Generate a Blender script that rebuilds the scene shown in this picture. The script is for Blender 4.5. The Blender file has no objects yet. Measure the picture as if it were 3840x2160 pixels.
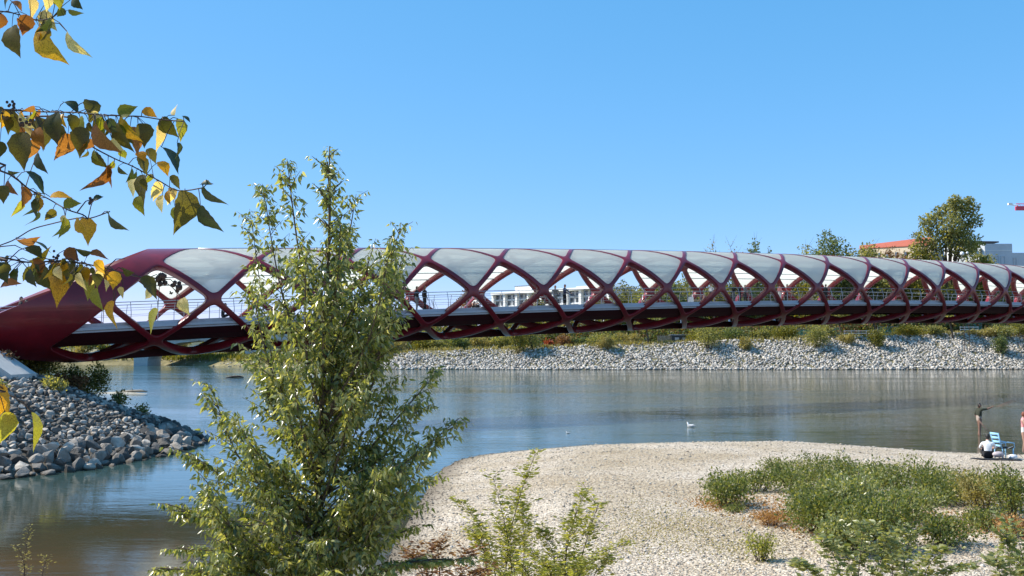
import bpy, math, random
import numpy as np
from mathutils import Vector, Matrix, Euler
random.seed(7); rng=np.random.default_rng(7)
C=bpy.context.scene
R=math.radians
# ------------------------------------------------------------------ camera, sky, sun, exposure
FPX,PITCH,CAMZ=3831.65,0.0568,4.6
cd=bpy.data.cameras.new('camera'); cam=bpy.data.objects.new('camera',cd); C.collection.objects.link(cam)
cd.sensor_width=36; cd.lens=36*FPX/3840; cd.clip_start=0.1; cd.clip_end=12000
cam.location=(0,0,CAMZ); cam.rotation_euler=(R(90)+PITCH,0,0); C.camera=cam
SUN_AZ,SUN_EL=R(-80),R(46)           # azimuth measured from +Y towards +X
w=bpy.data.worlds.new('World'); C.world=w; w.use_nodes=True
nt=w.node_tree; nt.nodes.clear()
sk=nt.nodes.new('ShaderNodeTexSky'); sk.sky_type='NISHITA'; sk.sun_disc=False
sk.sun_elevation=SUN_EL; sk.sun_rotation=SUN_AZ; sk.altitude=3000; sk.air_density=1.0; sk.dust_density=0.0; sk.ozone_density=6.0
bg=nt.nodes.new('ShaderNodeBackground'); bg.inputs[1].default_value=0.12
out=nt.nodes.new('ShaderNodeOutputWorld')
# the camera's rendering of a clear sky: one tone curve per channel, the same in every direction
sp=nt.nodes.new('ShaderNodeSeparateColor'); cb=nt.nodes.new('ShaderNodeCombineColor'); nt.links.new(sk.outputs[0],sp.inputs[0])
for i,(p_,a_) in enumerate(((.98,.90),(.48,.81),(.40,1.08))):
    m0=nt.nodes.new('ShaderNodeMath'); m0.operation='MULTIPLY'; m0.inputs[1].default_value=.182; nt.links.new(sp.outputs[i],m0.inputs[0])
    m1=nt.nodes.new('ShaderNodeMath'); m1.operation='POWER'; m1.inputs[1].default_value=p_; nt.links.new(m0.outputs[0],m1.inputs[0])
    m2=nt.nodes.new('ShaderNodeMath'); m2.operation='MULTIPLY'; m2.inputs[1].default_value=a_/.182; nt.links.new(m1.outputs[0],m2.inputs[0]); nt.links.new(m2.outputs[0],cb.inputs[i])
nt.links.new(cb.outputs[0],bg.inputs[0]); nt.links.new(bg.outputs[0],out.inputs[0])
sl=bpy.data.lights.new('sun','SUN'); sl.energy=4.9; sl.angle=R(.53); sl.color=(1,.94,.84)
so=bpy.data.objects.new('sun',sl); C.collection.objects.link(so)
sd=Vector((math.sin(SUN_AZ)*math.cos(SUN_EL),math.cos(SUN_AZ)*math.cos(SUN_EL),math.sin(SUN_EL)))
so.rotation_euler=sd.to_track_quat('Z','Y').to_euler(); so.location=(-60,40,90)
C.view_settings.view_transform='Standard'; C.view_settings.look='None'; C.view_settings.gamma=1
C.view_settings.use_curve_mapping=False; C.view_settings.exposure=0.60
C.render.engine='CYCLES'
C.cycles.max_bounces=8; C.cycles.transparent_max_bounces=16
# ------------------------------------------------------------------ helpers
def inv(x,y,Y=None,Z=None):
    "point on the sight line through photo position (x,y of 3840x2160) at distance Y or height Z"
    a=(x-1920)/FPX; v=(1080-y)/FPX; c,s=math.cos(PITCH),math.sin(PITCH)
    dy=c-v*s; dz=s+v*c
    t=Y/dy if Y is not None else (Z-CAMZ)/dz
    return Vector((a*t,dy*t,CAMZ+dz*t))
def tag(o,label=None,cat=None,group=None,kind=None):
    if label:o['label']=label
    if cat:o['category']=cat
    if group:o['group']=group
    if kind:o['kind']=kind
    return o
def link(name,me,mat=None,parent=None,smooth=False):
    o=bpy.data.objects.new(name,me); C.collection.objects.link(o)
    if mat is not None:
        for m in (mat if isinstance(mat,(list,tuple)) else [mat]):
            if m.name not in [k.name for k in me.materials if k]: me.materials.append(m)
    if smooth: me.polygons.foreach_set('use_smooth',[True]*len(me.polygons))
    if parent is not None: o.parent=parent
    return o
def thing(name,label,cat,loc=(0,0,0),group=None,rz=0):
    o=bpy.data.objects.new(name,None); C.collection.objects.link(o); o.location=loc; o.rotation_euler=(0,0,rz)
    o.empty_display_size=.2
    return tag(o,label,cat,group)
class MB:
    def __init__(s): s.v=[];s.f=[];s.m=[]
    def add(s,vs,fs,mi=0):
        b=len(s.v); s.v+= [tuple(p) for p in vs]; s.f+=[tuple(b+i for i in f) for f in fs]; s.m+=[mi]*len(fs); return s
    def box(s,c,d,rz=0,mi=0,top=None):
        hx,hy,hz=d[0]/2,d[1]/2,d[2]/2; ct,st=math.cos(rz),math.sin(rz); P=[]
        for sz in(-1,1):
            k=top if (top and sz==1) else 1
            for sx,sy in((-1,-1),(1,-1),(1,1),(-1,1)):
                x,y=sx*hx*k,sy*hy*k; P.append((c[0]+x*ct-y*st,c[1]+x*st+y*ct,c[2]+sz*hz))
        return s.add(P,[(0,3,2,1),(4,5,6,7),(0,1,5,4),(1,2,6,5),(2,3,7,6),(3,0,4,7)],mi)
    def tube(s,pts,rad,n=6,mi=0,cap=True):
        pts=[Vector(p) for p in pts]; 
        if not isinstance(rad,(list,tuple)): rad=[rad]*len(pts)
        P=[];up=Vector((0.31,.2,.93)).normalized()
        for i,p in enumerate(pts):
            d=(pts[min(i+1,len(pts)-1)]-pts[max(i-1,0)])
            if d.length<1e-9:d=Vector((0,0,1))
            d.normalize(); a=d.cross(up)
            if a.length<.05:a=d.cross(Vector((1,0,0)))
            a.normalize(); b=d.cross(a)
            for k in range(n):
                t=2*math.pi*k/n; P.append(p+(a*math.cos(t)+b*math.sin(t))*rad[i])
        F=[]
        for i in range(len(pts)-1):
            for k in range(n):
                k2=(k+1)%n; F.append((i*n+k,i*n+k2,(i+1)*n+k2,(i+1)*n+k))
        if cap: F+= [tuple(range(n-1,-1,-1)),tuple((len(pts)-1)*n+k for k in range(n))]
        return s.add(P,F,mi)
    def ball(s,c,r,n=8,mi=0):
        if not isinstance(r,(list,tuple)): r=(r,r,r)
        P=[(c[0],c[1],c[2]-r[2])];F=[];m=n//2
        for i in range(1,m):
            a=math.pi*i/m-math.pi/2
            for k in range(n):
                t=2*math.pi*k/n; P.append((c[0]+r[0]*math.cos(a)*math.cos(t),c[1]+r[1]*math.cos(a)*math.sin(t),c[2]+r[2]*math.sin(a)))
        P.append((c[0],c[1],c[2]+r[2])); L=len(P)-1
        for k in range(n):
            k2=(k+1)%n; F.append((0,1+k2,1+k)); F.append((L,L-n+k,L-n+k2))
            for i in range(m-2): F.append((1+i*n+k,1+i*n+k2,1+(i+1)*n+k2,1+(i+1)*n+k))
        return s.add(P,F,mi)
    def build(s,name,mat,parent=None,smooth=False,off=(0,0,0)):
        me=bpy.data.meshes.new(name); me.from_pydata([(p[0]-off[0],p[1]-off[1],p[2]-off[2]) for p in s.v],[],s.f); 
        o=link(name,me,mat,parent,smooth)
        if max(s.m,default=0)>0: me.polygons.foreach_set('material_index',s.m)
        me.update(); return o
def npmesh(name,V,F):
    me=bpy.data.meshes.new(name); nv=len(V); nf=len(F); k=F.shape[1]
    me.vertices.add(nv); me.vertices.foreach_set('co',np.asarray(V,dtype=np.float32).ravel())
    me.loops.add(nf*k); me.loops.foreach_set('vertex_index',np.asarray(F,dtype=np.int32).ravel())
    me.polygons.add(nf); me.polygons.foreach_set('loop_start',np.arange(0,nf*k,k,dtype=np.int32))
    me.polygons.foreach_set('loop_total',np.full(nf,k,dtype=np.int32)); me.update(calc_edges=True); return me
# ------------------------------------------------------------------ materials
def mat(name): 
    m=bpy.data.materials.new(name); m.use_nodes=True; n=m.node_tree; n.nodes.clear()
    o=n.nodes.new('ShaderNodeOutputMaterial'); return m,n,o
def N(n,t,**kw):
    x=n.nodes.new(t)
    for k,v in kw.items():
        if k.startswith('i_'): x.inputs[k[2:].replace('_',' ')].default_value=v
        else: setattr(x,k,v)
    return x
def ramp(n,fac,stops):
    r=n.nodes.new('ShaderNodeValToRGB'); e=r.color_ramp.elements
    while len(e)<len(stops): e.new(.5)
    for i,(p,c) in enumerate(stops): e[i].position=p; e[i].color=(*c,1)
    n.links.new(fac,r.inputs[0]); return r.outputs[0]
def noise(n,scale,detail=4,rough=.55,vec=None,dist=0):
    x=N(n,'ShaderNodeTexNoise'); x.inputs['Scale'].default_value=scale; x.inputs['Detail'].default_value=detail
    x.inputs['Roughness'].default_value=rough; x.inputs['Distortion'].default_value=dist
    if vec is not None: n.links.new(vec,x.inputs['Vector'])
    return x.outputs[0]
def pos(n): return N(n,'ShaderNodeNewGeometry').outputs['Position']
def mapped(n,vec,scale=(1,1,1),loc=(0,0,0)):
    m=N(n,'ShaderNodeMapping'); m.inputs['Scale'].default_value=scale; m.inputs['Location'].default_value=loc
    n.links.new(vec,m.inputs[0]); return m.outputs[0]
def simple(name,col,rough=.6,metal=0,var=.25,scale=3,bump=0,spec=.5,coat=0):
    m,n,o=mat(name); p=N(n,'ShaderNodeBsdfPrincipled'); tc=N(n,'ShaderNodeTexCoord').outputs['Object']
    f=noise(n,scale,5,.6,tc)
    a=tuple(c*(1-var) for c in col); b=tuple(min(1,c*(1+var)) for c in col)
    n.links.new(ramp(n,f,[(.3,a),(.7,b)]),p.inputs['Base Color'])
    p.inputs['Roughness'].default_value=rough; p.inputs['Metallic'].default_value=metal
    p.inputs['Specular IOR Level'].default_value=spec; p.inputs['Coat Weight'].default_value=coat
    if bump:
        bb=N(n,'ShaderNodeBump'); bb.inputs['Strength'].default_value=bump; bb.inputs['Distance'].default_value=.02
        n.links.new(noise(n,scale*6,4,.6,tc),bb.inputs['Height']); n.links.new(bb.outputs[0],p.inputs['Normal'])
    n.links.new(p.outputs[0],o.inputs[0]); return m
def leafmat(name,stops,trans=.45,rough=.45,blotch=0,spec=.4):
    "leaf colours vary from leaf to leaf; thin leaves let light through"
    m,n,o=mat(name); g=N(n,'ShaderNodeNewGeometry'); oi=N(n,'ShaderNodeObjectInfo')
    ad=N(n,'ShaderNodeMath',operation='ADD'); n.links.new(g.outputs['Random Per Island'],ad.inputs[0]); n.links.new(oi.outputs['Random'],ad.inputs[1])
    fr=N(n,'ShaderNodeMath',operation='FRACT'); n.links.new(ad.outputs[0],fr.inputs[0])
    c=ramp(n,fr.outputs[0],stops)
    if blotch:
        tc=N(n,'ShaderNodeTexCoord').outputs['Object']
        f=noise(n,blotch,4,.6,tc); mx=N(n,'ShaderNodeMix',data_type='RGBA',blend_type='MULTIPLY'); mx.inputs[0].default_value=1
        n.links.new(c,mx.inputs[6]); n.links.new(ramp(n,f,[(.35,(.45,.35,.2)),(.55,(1,1,1)),(.8,(1.25,1.1,.7))]),mx.inputs[7]); c=mx.outputs[2]
    p=N(n,'ShaderNodeBsdfPrincipled'); p.inputs['Roughness'].default_value=rough; p.inputs['Specular IOR Level'].default_value=spec
    n.links.new(c,p.inputs['Base Color']); t=N(n,'ShaderNodeBsdfTranslucent')
    sc=N(n,'ShaderNodeMix',data_type='RGBA',blend_type='MULTIPLY'); sc.inputs[0].default_value=1
    n.links.new(c,sc.inputs[6]); sc.inputs[7].default_value=(2.1,1.9,.7,1); n.links.new(sc.outputs[2],t.inputs[0])
    ms=N(n,'ShaderNodeMixShader'); ms.inputs[0].default_value=trans
    n.links.new(p.outputs[0],ms.inputs[1]); n.links.new(t.outputs[0],ms.inputs[2]); n.links.new(ms.outputs[0],o.inputs[0]); return m
M={}
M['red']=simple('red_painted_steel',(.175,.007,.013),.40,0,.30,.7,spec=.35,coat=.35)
M['red_shaded']=simple('shaded_red_girder',(.035,.004,.006),.6,0,.15,1,spec=.2)  # darkened copy of the red paint: shade of down-facing girders put into the colour
M['concrete']=simple('pale_concrete',(.52,.51,.48),.85,0,.12,1.5,.3)
M['deck']=simple('light_grey_deck_edge',(.42,.44,.47),.5,0,.08,2)
M['steel']=simple('brushed_steel',(.38,.41,.45),.35,.7,.08,4)
M['bark']=simple('grey_brown_bark',(.10,.075,.05),.9,0,.35,12,.6)
M['twig']=simple('dark_twig',(.045,.028,.022),.8,0,.3,30,.3)
M['white_wall']=simple('white_facade',(.85,.85,.83),.7,0,.05,.4)
M['grey_wall']=simple('grey_render_facade',(.56,.58,.61),.8,0,.06,.4)
M['dark_metal']=simple('dark_roof_metal',(.04,.045,.05),.5,.2,.1,2)
M['brown_wall']=simple('brown_brick_facade',(.20,.12,.085),.85,0,.2,2,.2)
M['beige_wall']=simple('beige_facade',(.45,.38,.28),.85,0,.1,1)
M['orange_roof']=simple('orange_metal_roof',(.36,.085,.035),.5,0,.12,1.5)
M['wood']=simple('weathered_driftwood',(.30,.25,.19),.9,0,.3,4,.4)
M['teal']=simple('teal_green_screen',(.10,.32,.27),.7,0,.15,1)
M['white_paint']=simple('white_paint',(.8,.8,.8),.5,0,.04,3)
M['crane_red']=simple('red_crane_paint',(.62,.05,.10),.45,0,.08,2)
def glassmat():
    m,n,o=mat('frosted_roof_glass')
    tr=N(n,'ShaderNodeBsdfTransparent'); tr.inputs[0].default_value=(.93,.97,.95,1)
    p=N(n,'ShaderNodeBsdfPrincipled'); p.inputs['Base Color'].default_value=(.92,.91,.85,1); p.inputs['Roughness'].default_value=.3; p.inputs['Specular IOR Level'].default_value=.35; p.inputs['Coat Weight'].default_value=.12; p.inputs['Coat Roughness'].default_value=.05
    t=N(n,'ShaderNodeBsdfTranslucent'); t.inputs[0].default_value=(.92,.92,.86,1)
    a=N(n,'ShaderNodeMixShader'); a.inputs[0].default_value=.66
    n.links.new(p.outputs[0],a.inputs[1]); n.links.new(t.outputs[0],a.inputs[2])
    b=N(n,'ShaderNodeMixShader'); b.inputs[0].default_value=.72
    n.links.new(tr.outputs[0],b.inputs[1]); n.links.new(a.outputs[0],b.inputs[2]); n.links.new(b.outputs[0],o.inputs[0]); return m
M['glass']=glassmat()
def panemat():
    m,n,o=mat('dark_window_glass'); p=N(n,'ShaderNodeBsdfPrincipled'); p.inputs['Roughness'].default_value=.08
    oi=N(n,'ShaderNodeObjectInfo'); n.links.new(ramp(n,oi.outputs['Random'],[(0,(.02,.03,.035)),(.6,(.06,.075,.08)),(1,(.16,.17,.17))]),p.inputs['Base Color'])
    n.links.new(p.outputs[0],o.inputs[0]); return m
M['pane']=panemat()
def stonemat(name,lo,mid,hi,sc=5,attr=True):
    m,n,o=mat(name); g=N(n,'ShaderNodeNewGeometry'); oi=N(n,'ShaderNodeObjectInfo')
    ad=N(n,'ShaderNodeMath',operation='ADD'); n.links.new(g.outputs['Random Per Island'],ad.inputs[0]); n.links.new(oi.outputs['Random'],ad.inputs[1])
    fr=N(n,'ShaderNodeMath',operation='FRACT'); n.links.new(ad.outputs[0],fr.inputs[0])
    c=ramp(n,fr.outputs[0],[(0,lo),(.45,mid),(.9,hi),(1,tuple(x*.9 for x in hi))])
    f=noise(n,sc,6,.65,g.outputs['Position'])
    mx=N(n,'ShaderNodeMix',data_type='RGBA',blend_type='MULTIPLY'); mx.inputs[0].default_value=1
    n.links.new(c,mx.inputs[6]); n.links.new(ramp(n,f,[(.3,(.6,.58,.55)),(.65,(1.08,1.08,1.08))]),mx.inputs[7])
    # wet, algae-dark foot just above the water line
    sx=N(n,'ShaderNodeSeparateXYZ'); n.links.new(g.outputs['Position'],sx.inputs[0])
    mr=N(n,'ShaderNodeMapRange'); mr.inputs[1].default_value=.03; mr.inputs[2].default_value=.14; n.links.new(sx.outputs[2],mr.inputs[0])
    m2=N(n,'ShaderNodeMix',data_type='RGBA'); n.links.new(mr.outputs[0],m2.inputs[0]); m2.inputs[6].default_value=(.06,.045,.03,1); n.links.new(mx.outputs[2],m2.inputs[7])
    p=N(n,'ShaderNodeBsdfPrincipled'); p.inputs['Roughness'].default_value=.85; n.links.new(m2.outputs[2],p.inputs['Base Color'])
    b=N(n,'ShaderNodeBump'); b.inputs['Strength'].default_value=.6; b.inputs['Distance'].default_value=.04; n.links.new(noise(n,sc*3,5,.6,g.outputs['Position']),b.inputs['Height']); n.links.new(b.outputs[0],p.inputs['Normal'])
    n.links.new(p.outputs[0],o.inputs[0]); return m
M['stone']=stonemat('grey_riprap_stone',(.060,.054,.048),(.175,.158,.14),(.52,.465,.40),4)
M['far_stone']=stonemat('pale_riprap_stone',(.22,.195,.17),(.48,.44,.385),(.72,.66,.58),2)
M['pebble']=stonemat('pale_pebble',(.34,.29,.23),(.56,.485,.395),(.75,.68,.585),30)
def gravelmat():
    m,n,o=mat('pale_river_gravel'); P=pos(n)
    v=N(n,'ShaderNodeTexVoronoi'); v.inputs['Scale'].default_value=17; v.inputs['Randomness'].default_value=1
    wv=N(n,'ShaderNodeVectorMath',operation='ADD'); 
    nz=N(n,'ShaderNodeTexNoise'); nz.inputs['Scale'].default_value=9; n.links.new(P,nz.inputs['Vector'])
    sc=N(n,'ShaderNodeVectorMath',operation='SCALE'); sc.inputs['Scale'].default_value=.06; n.links.new(nz.outputs['Color'],sc.inputs[0])
    n.links.new(P,wv.inputs[0]); n.links.new(sc.outputs[0],wv.inputs[1]); n.links.new(wv.outputs[0],v.inputs['Vector'])
    sep=N(n,'ShaderNodeSeparateColor'); n.links.new(v.outputs['Color'],sep.inputs[0])
    c=ramp(n,sep.outputs[0],[(0,(.30,.25,.195)),(.3,(.50,.425,.34)),(.7,(.62,.545,.445)),(1,(.73,.66,.565))])
    # gaps between pebbles
    gap=ramp(n,v.outputs['Distance'],[(.0,(1.08,1.08,1.08)),(.45,(.95,.95,.95)),(.75,(.58,.53,.47))])
    m1=N(n,'ShaderNodeMix',data_type='RGBA',blend_type='MULTIPLY'); m1.inputs[0].default_value=1; n.links.new(c,m1.inputs[6]); n.links.new(gap,m1.inputs[7])
    # silt and dry weed patches
    f=noise(n,.35,5,.6,P); f2=noise(n,.12,3,.5,mapped(n,P,(1,1.6,1),(9,3,0)))
    m2=N(n,'ShaderNodeMix',data_type='RGBA',blend_type='MULTIPLY'); m2.inputs[0].default_value=1; n.links.new(m1.outputs[2],m2.inputs[6])
    m2b=N(n,'ShaderNodeMix',data_type='RGBA',blend_type='MULTIPLY'); m2b.inputs[0].default_value=1
    n.links.new(ramp(n,f,[(.3,(.80,.74,.62)),(.6,(1.04,1.02,1.0))]),m2b.inputs[6]); n.links.new(ramp(n,f2,[(.35,(.86,.82,.74)),(.52,(1,1,1)),(.68,(1.10,1.09,1.07))]),m2b.inputs[7]); n.links.new(m2b.outputs[2],m2.inputs[7])
    sx=N(n,'ShaderNodeSeparateXYZ'); n.links.new(P,sx.inputs[0])
    mr=N(n,'ShaderNodeMapRange'); mr.inputs[1].default_value=.0; mr.inputs[2].default_value=.10; n.links.new(sx.outputs[2],mr.inputs[0])
    m3=N(n,'ShaderNodeMix',data_type='RGBA'); n.links.new(mr.outputs[0],m3.inputs[0]); m3.inputs[6].default_value=(.13,.10,.065,1); n.links.new(m2.outputs[2],m3.inputs[7])
    p=N(n,'ShaderNodeBsdfPrincipled'); p.inputs['Roughness'].default_value=.9; n.links.new(m3.outputs[2],p.inputs['Base Color'])
    b=N(n,'ShaderNodeBump'); b.invert=True; b.inputs['Strength'].default_value=.9; b.inputs['Distance'].default_value=.035; n.links.new(v.outputs['Distance'],b.inputs['Height']); n.links.new(b.outputs[0],p.inputs['Normal'])
    n.links.new(p.outputs[0],o.inputs[0]); return m
M['gravel']=gravelmat()
def soilmat(name,cols,sc=.6):
    m,n,o=mat(name); P=pos(n); f=noise(n,sc,8,.7,P); p=N(n,'ShaderNodeBsdfPrincipled'); p.inputs['Roughness'].default_value=1
    n.links.new(ramp(n,f,[(.32,cols[0]),(.5,cols[1]),(.68,cols[2])]),p.inputs['Base Color'])
    b=N(n,'ShaderNodeBump'); b.inputs['Strength'].default_value=.8; b.inputs['Distance'].default_value=.12; n.links.new(noise(n,sc*8,5,.7,P),b.inputs['Height']); n.links.new(b.outputs[0],p.inputs['Normal'])
    n.links.new(p.outputs[0],o.inputs[0]); return m
M['far_soil']=soilmat('dry_grass_and_soil',[(.09,.085,.035),(.20,.17,.08),(.30,.26,.15)],.35)
M['bank_soil']=soilmat('dark_bank_soil',[(.05,.045,.035),(.12,.10,.075),(.2,.18,.14)],.8)
M['hill']=soilmat('distant_wooded_slope',[(.035,.05,.03),(.06,.075,.04),(.11,.11,.06)],.05)
M['silt']=soilmat('pale_silt',[(.25,.22,.16),(.36,.33,.27),(.45,.42,.35)],.8)
def watermat():
    m,n,o=mat('river_water'); P=pos(n)
    sx=N(n,'ShaderNodeSeparateXYZ'); n.links.new(P,sx.inputs[0])
    # shallow brown bed close to the near shore, deep green-blue further out
    nf=noise(n,.35,3,.5,P); ma=N(n,'ShaderNodeMath',operation='MULTIPLY_ADD'); n.links.new(nf,ma.inputs[0]); ma.inputs[1].default_value=9; n.links.new(sx.outputs[1],ma.inputs[2])
    mr=N(n,'ShaderNodeMapRange'); mr.inputs[1].default_value=24; mr.inputs[2].default_value=46; n.links.new(ma.outputs[0],mr.inputs[0])
    c=ramp(n,mr.outputs[0],[(0,(.080,.058,.024)),(.35,(.045,.050,.032)),(1,(.035,.075,.072))])
    xr=N(n,'ShaderNodeMapRange'); xr.inputs[1].default_value=-10; xr.inputs[2].default_value=25; n.links.new(sx.outputs[0],xr.inputs[0])
    mx=N(n,'ShaderNodeMix',data_type='RGBA'); n.links.new(xr.outputs[0],mx.inputs[0]); n.links.new(c,mx.inputs[6]); mx.inputs[7].default_value=(.085,.088,.062,1)
    p=N(n,'ShaderNodeBsdfPrincipled'); n.links.new(mx.outputs[2],p.inputs['Base Color']); p.inputs['IOR'].default_value=1.33
    rr=noise(n,.05,4,.6,mapped(n,P,(.35,1.6,1))); 
    q=N(n,'ShaderNodeMapRange'); q.inputs[1].default_value=.4; q.inputs[2].default_value=.62; q.inputs[3].default_value=.02; q.inputs[4].default_value=.10; n.links.new(rr,q.inputs[0]); n.links.new(q.outputs[0],p.inputs['Roughness'])
    h1=noise(n,1.1,4,.6,mapped(n,P,(.38,1.2,1)),1.2); h2=noise(n,5.5,3,.6,mapped(n,P,(.5,1.4,1)))
    ad=N(n,'ShaderNodeMath',operation='MULTIPLY_ADD'); n.links.new(h2,ad.inputs[0]); ad.inputs[1].default_value=.22; n.links.new(h1,ad.inputs[2])
    b=N(n,'ShaderNodeBump'); b.inputs['Distance'].default_value=.055; 
    q2=N(n,'ShaderNodeMapRange'); q2.inputs[1].default_value=.35; q2.inputs[2].default_value=.65; q2.inputs[3].default_value=.25; q2.inputs[4].default_value=.75; n.links.new(rr,q2.inputs[0])
    nr=N(n,'ShaderNodeMapRange'); nr.inputs[1].default_value=26; nr.inputs[2].default_value=60; nr.inputs[3].default_value=.16; nr.inputs[4].default_value=1; n.links.new(sx.outputs[1],nr.inputs[0])
    mm=N(n,'ShaderNodeMath',operation='MULTIPLY'); n.links.new(q2.outputs[0],mm.inputs[0]); n.links.new(nr.outputs[0],mm.inputs[1]); n.links.new(mm.outputs[0],b.inputs['Strength'])
    n.links.new(ad.outputs[0],b.inputs['Height']); n.links.new(b.outputs[0],p.inputs['Normal'])
    n.links.new(p.outputs[0],o.inputs[0]); return m
M['water']=watermat()
# leaves
M['leaf_main']=leafmat('grey_green_poplar_leaf',[(0,(.07,.105,.034)),(.35,(.14,.172,.052)),(.75,(.25,.272,.09)),(1,(.46,.45,.22))],.46,.27,spec=.8)
M['leaf_olive']=leafmat('olive_autumn_leaf',[(0,(.05,.055,.012)),(1,(.10,.09,.018))],.5,.4,35)
M['leaf_yellow']=leafmat('yellow_autumn_leaf',[(0,(.34,.18,.015)),(1,(.50,.31,.03))],.5,.4,30)
M['leaf_brown']=leafmat('brown_autumn_leaf',[(0,(.16,.065,.02)),(1,(.28,.13,.04))],.42,.5,35)
M['leaf_lime']=leafmat('lime_autumn_leaf',[(0,(.15,.17,.02)),(1,(.27,.27,.04))],.5,.4,30)
M['leaf_dark']=leafmat('dark_green_leaf',[(0,(.025,.045,.016)),(1,(.05,.07,.022))],.35,.45,35)
M['leaf_pale']=leafmat('pale_bleached_leaf',[(0,(.50,.40,.24)),(1,(.62,.55,.32))],.45,.5,25)
M['far_a']=leafmat('mid_green_foliage',[(0,(.12,.14,.065)),(.6,(.22,.225,.095)),(1,(.35,.33,.14))],.48,.6)
M['far_b']=leafmat('yellow_green_foliage',[(0,(.09,.10,.02)),(.6,(.17,.17,.03)),(1,(.28,.24,.05))],.35,.6)
M['far_c']=leafmat('dark_green_foliage',[(0,(.055,.085,.04)),(.6,(.11,.145,.06)),(1,(.20,.22,.09))],.42,.6)
M['far_d']=leafmat('rust_autumn_foliage',[(0,(.12,.05,.025)),(.6,(.22,.11,.05)),(1,(.30,.19,.08))],.3,.7)
M['far_e']=leafmat('pale_dry_grass',[(0,(.20,.17,.06)),(.6,(.30,.26,.10)),(1,(.40,.36,.18))],.3,.8)
M['far_f']=leafmat('red_autumn_shrub',[(0,(.25,.05,.03)),(1,(.40,.11,.05))],.3,.7)
M['weed']=leafmat('weedy_green_leaf',[(0,(.065,.095,.03)),(.5,(.125,.155,.045)),(1,(.26,.25,.085))],.42,.5)
M['willow']=leafmat('yellow_green_sapling_leaf',[(0,(.13,.155,.035)),(.5,(.24,.255,.06)),(1,(.38,.36,.11))],.5,.5)
M['broad']=leafmat('broad_light_green_leaf',[(0,(.12,.155,.06)),(.5,(.20,.225,.09)),(1,(.34,.33,.15))],.40,.35,spec=.6)
M['rust']=leafmat('rust_ground_weed',[(0,(.28,.13,.05)),(1,(.42,.25,.10))],.25,.8)
# ------------------------------------------------------------------ leaf batches
T_LEAF=(np.array([[0,0,0],[-.36,.16,.09],[-.5,.36,.13],[-.27,.66,.05],[0,1,-.16],[.27,.66,.05],[.5,.36,.13],[.36,.16,.09],[0,.36,0],[0,.66,-.05]]),
        np.array([[0,8,1],[1,8,2],[2,8,9],[2,9,3],[3,9,4],[0,7,8],[7,6,8],[6,9,8],[6,5,9],[5,4,9]]))
T_DIAM=(np.array([[0,0,0],[-.5,.45,.14],[0,1,-.08],[.5,.45,.14]]),np.array([[0,2,1],[0,3,2]]))
def unit(a): return a/np.maximum(np.linalg.norm(a,axis=-1,keepdims=True),1e-9)
def leafbatch(P,D,Nn,L,W,tmpl):
    P=np.asarray(P,float);D=unit(np.asarray(D,float));Nn=np.asarray(Nn,float)
    X=unit(np.cross(D,Nn)); Z=np.cross(X,D); tv,tf=tmpl; k=len(tv)
    V=P[:,None,:]+X[:,None,:]*(tv[None,:,0:1]*W[:,None,None])+D[:,None,:]*(tv[None,:,1:2]*L[:,None,None])+Z[:,None,:]*(tv[None,:,2:3]*W[:,None,None])
    F=(tf[None]+np.arange(len(P))[:,None,None]*k)
    return V.reshape(-1,3),F.reshape(-1,3)
def leafobj(name,mats,P,D,Nn,L,W,tmpl=T_DIAM,parent=None,off=None):
    if off is not None: P=np.asarray(P)-np.array(off)
    V,F=leafbatch(P,D,Nn,np.asarray(L,float),np.asarray(W,float),tmpl); return link(name,npmesh(name,V,F),mats,parent)
def blobpts(n,blobs,shell=.55):
    "points spread through a set of ellipsoids (c, r), denser towards their skins"
    vol=np.array([b[1][0]*b[1][1]*b[1][2] for b in blobs])**.8; pick=rng.choice(len(blobs),n,p=vol/vol.sum())
    d=unit(rng.normal(size=(n,3))); r=rng.random(n)**(1-shell)*.95+.08*rng.normal(size=n)
    c=np.array([b[0] for b in blobs])[pick]; rr=np.array([b[1] for b in blobs])[pick]
    return c+d*rr*r[:,None],d
# ------------------------------------------------------------------ terrain
def pdist(X,Y,poly,closed=True):
    "signed distance to polygon, positive inside"
    P=np.array(poly,float); Q=np.roll(P,-1,0); 
    if not closed: P=P[:-1];Q=Q[:-1]
    d=np.full(X.shape,1e9); ins=np.zeros(X.shape,bool)
    for (ax,ay),(bx,by) in zip(P,Q):
        ex,ey=bx-ax,by-ay; t=np.clip(((X-ax)*ex+(Y-ay)*ey)/(ex*ex+ey*ey+1e-12),0,1)
        d=np.minimum(d,np.hypot(X-ax-t*ex,Y-ay-t*ey))
        if abs(by-ay)>1e-12: ins^=((ay>Y)!=(by>Y))&(X<(bx-ax)*(Y-ay)/(by-ay)+ax)
    return np.where(ins,d,-d)
def vnoise(X,Y,s,seed=0):
    x=X/s;y=Y/s; v=0;a=1
    for o in range(4):
        xi=np.floor(x);yi=np.floor(y);fx=x-xi;fy=y-yi; fx=fx*fx*(3-2*fx);fy=fy*fy*(3-2*fy)
        h=lambda i,j:np.modf(np.abs(np.sin(i*127.1+j*311.7+seed*74.7+o*19)*43758.5453))[0]
        v=v+a*((h(xi,yi)*(1-fx)+h(xi+1,yi)*fx)*(1-fy)+(h(xi,yi+1)*(1-fx)+h(xi+1,yi+1)*fx)*fy-.5); a*=.5;x=x*2.03;y=y*2.03
    return v
SHORE=[inv(x,y,Z=0)[:2] for x,y in[(1420,2165),(1470,2040),(1540,1925),(1580,1860),(1615,1800),(1660,1755),(1720,1724),(1800,1706),(1950,1690),(2200,1669),(2500,1661),(2900,1657),(3150,1668),(3400,1686),(3600,1699),(3840,1708),(4300,1722)]]
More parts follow.
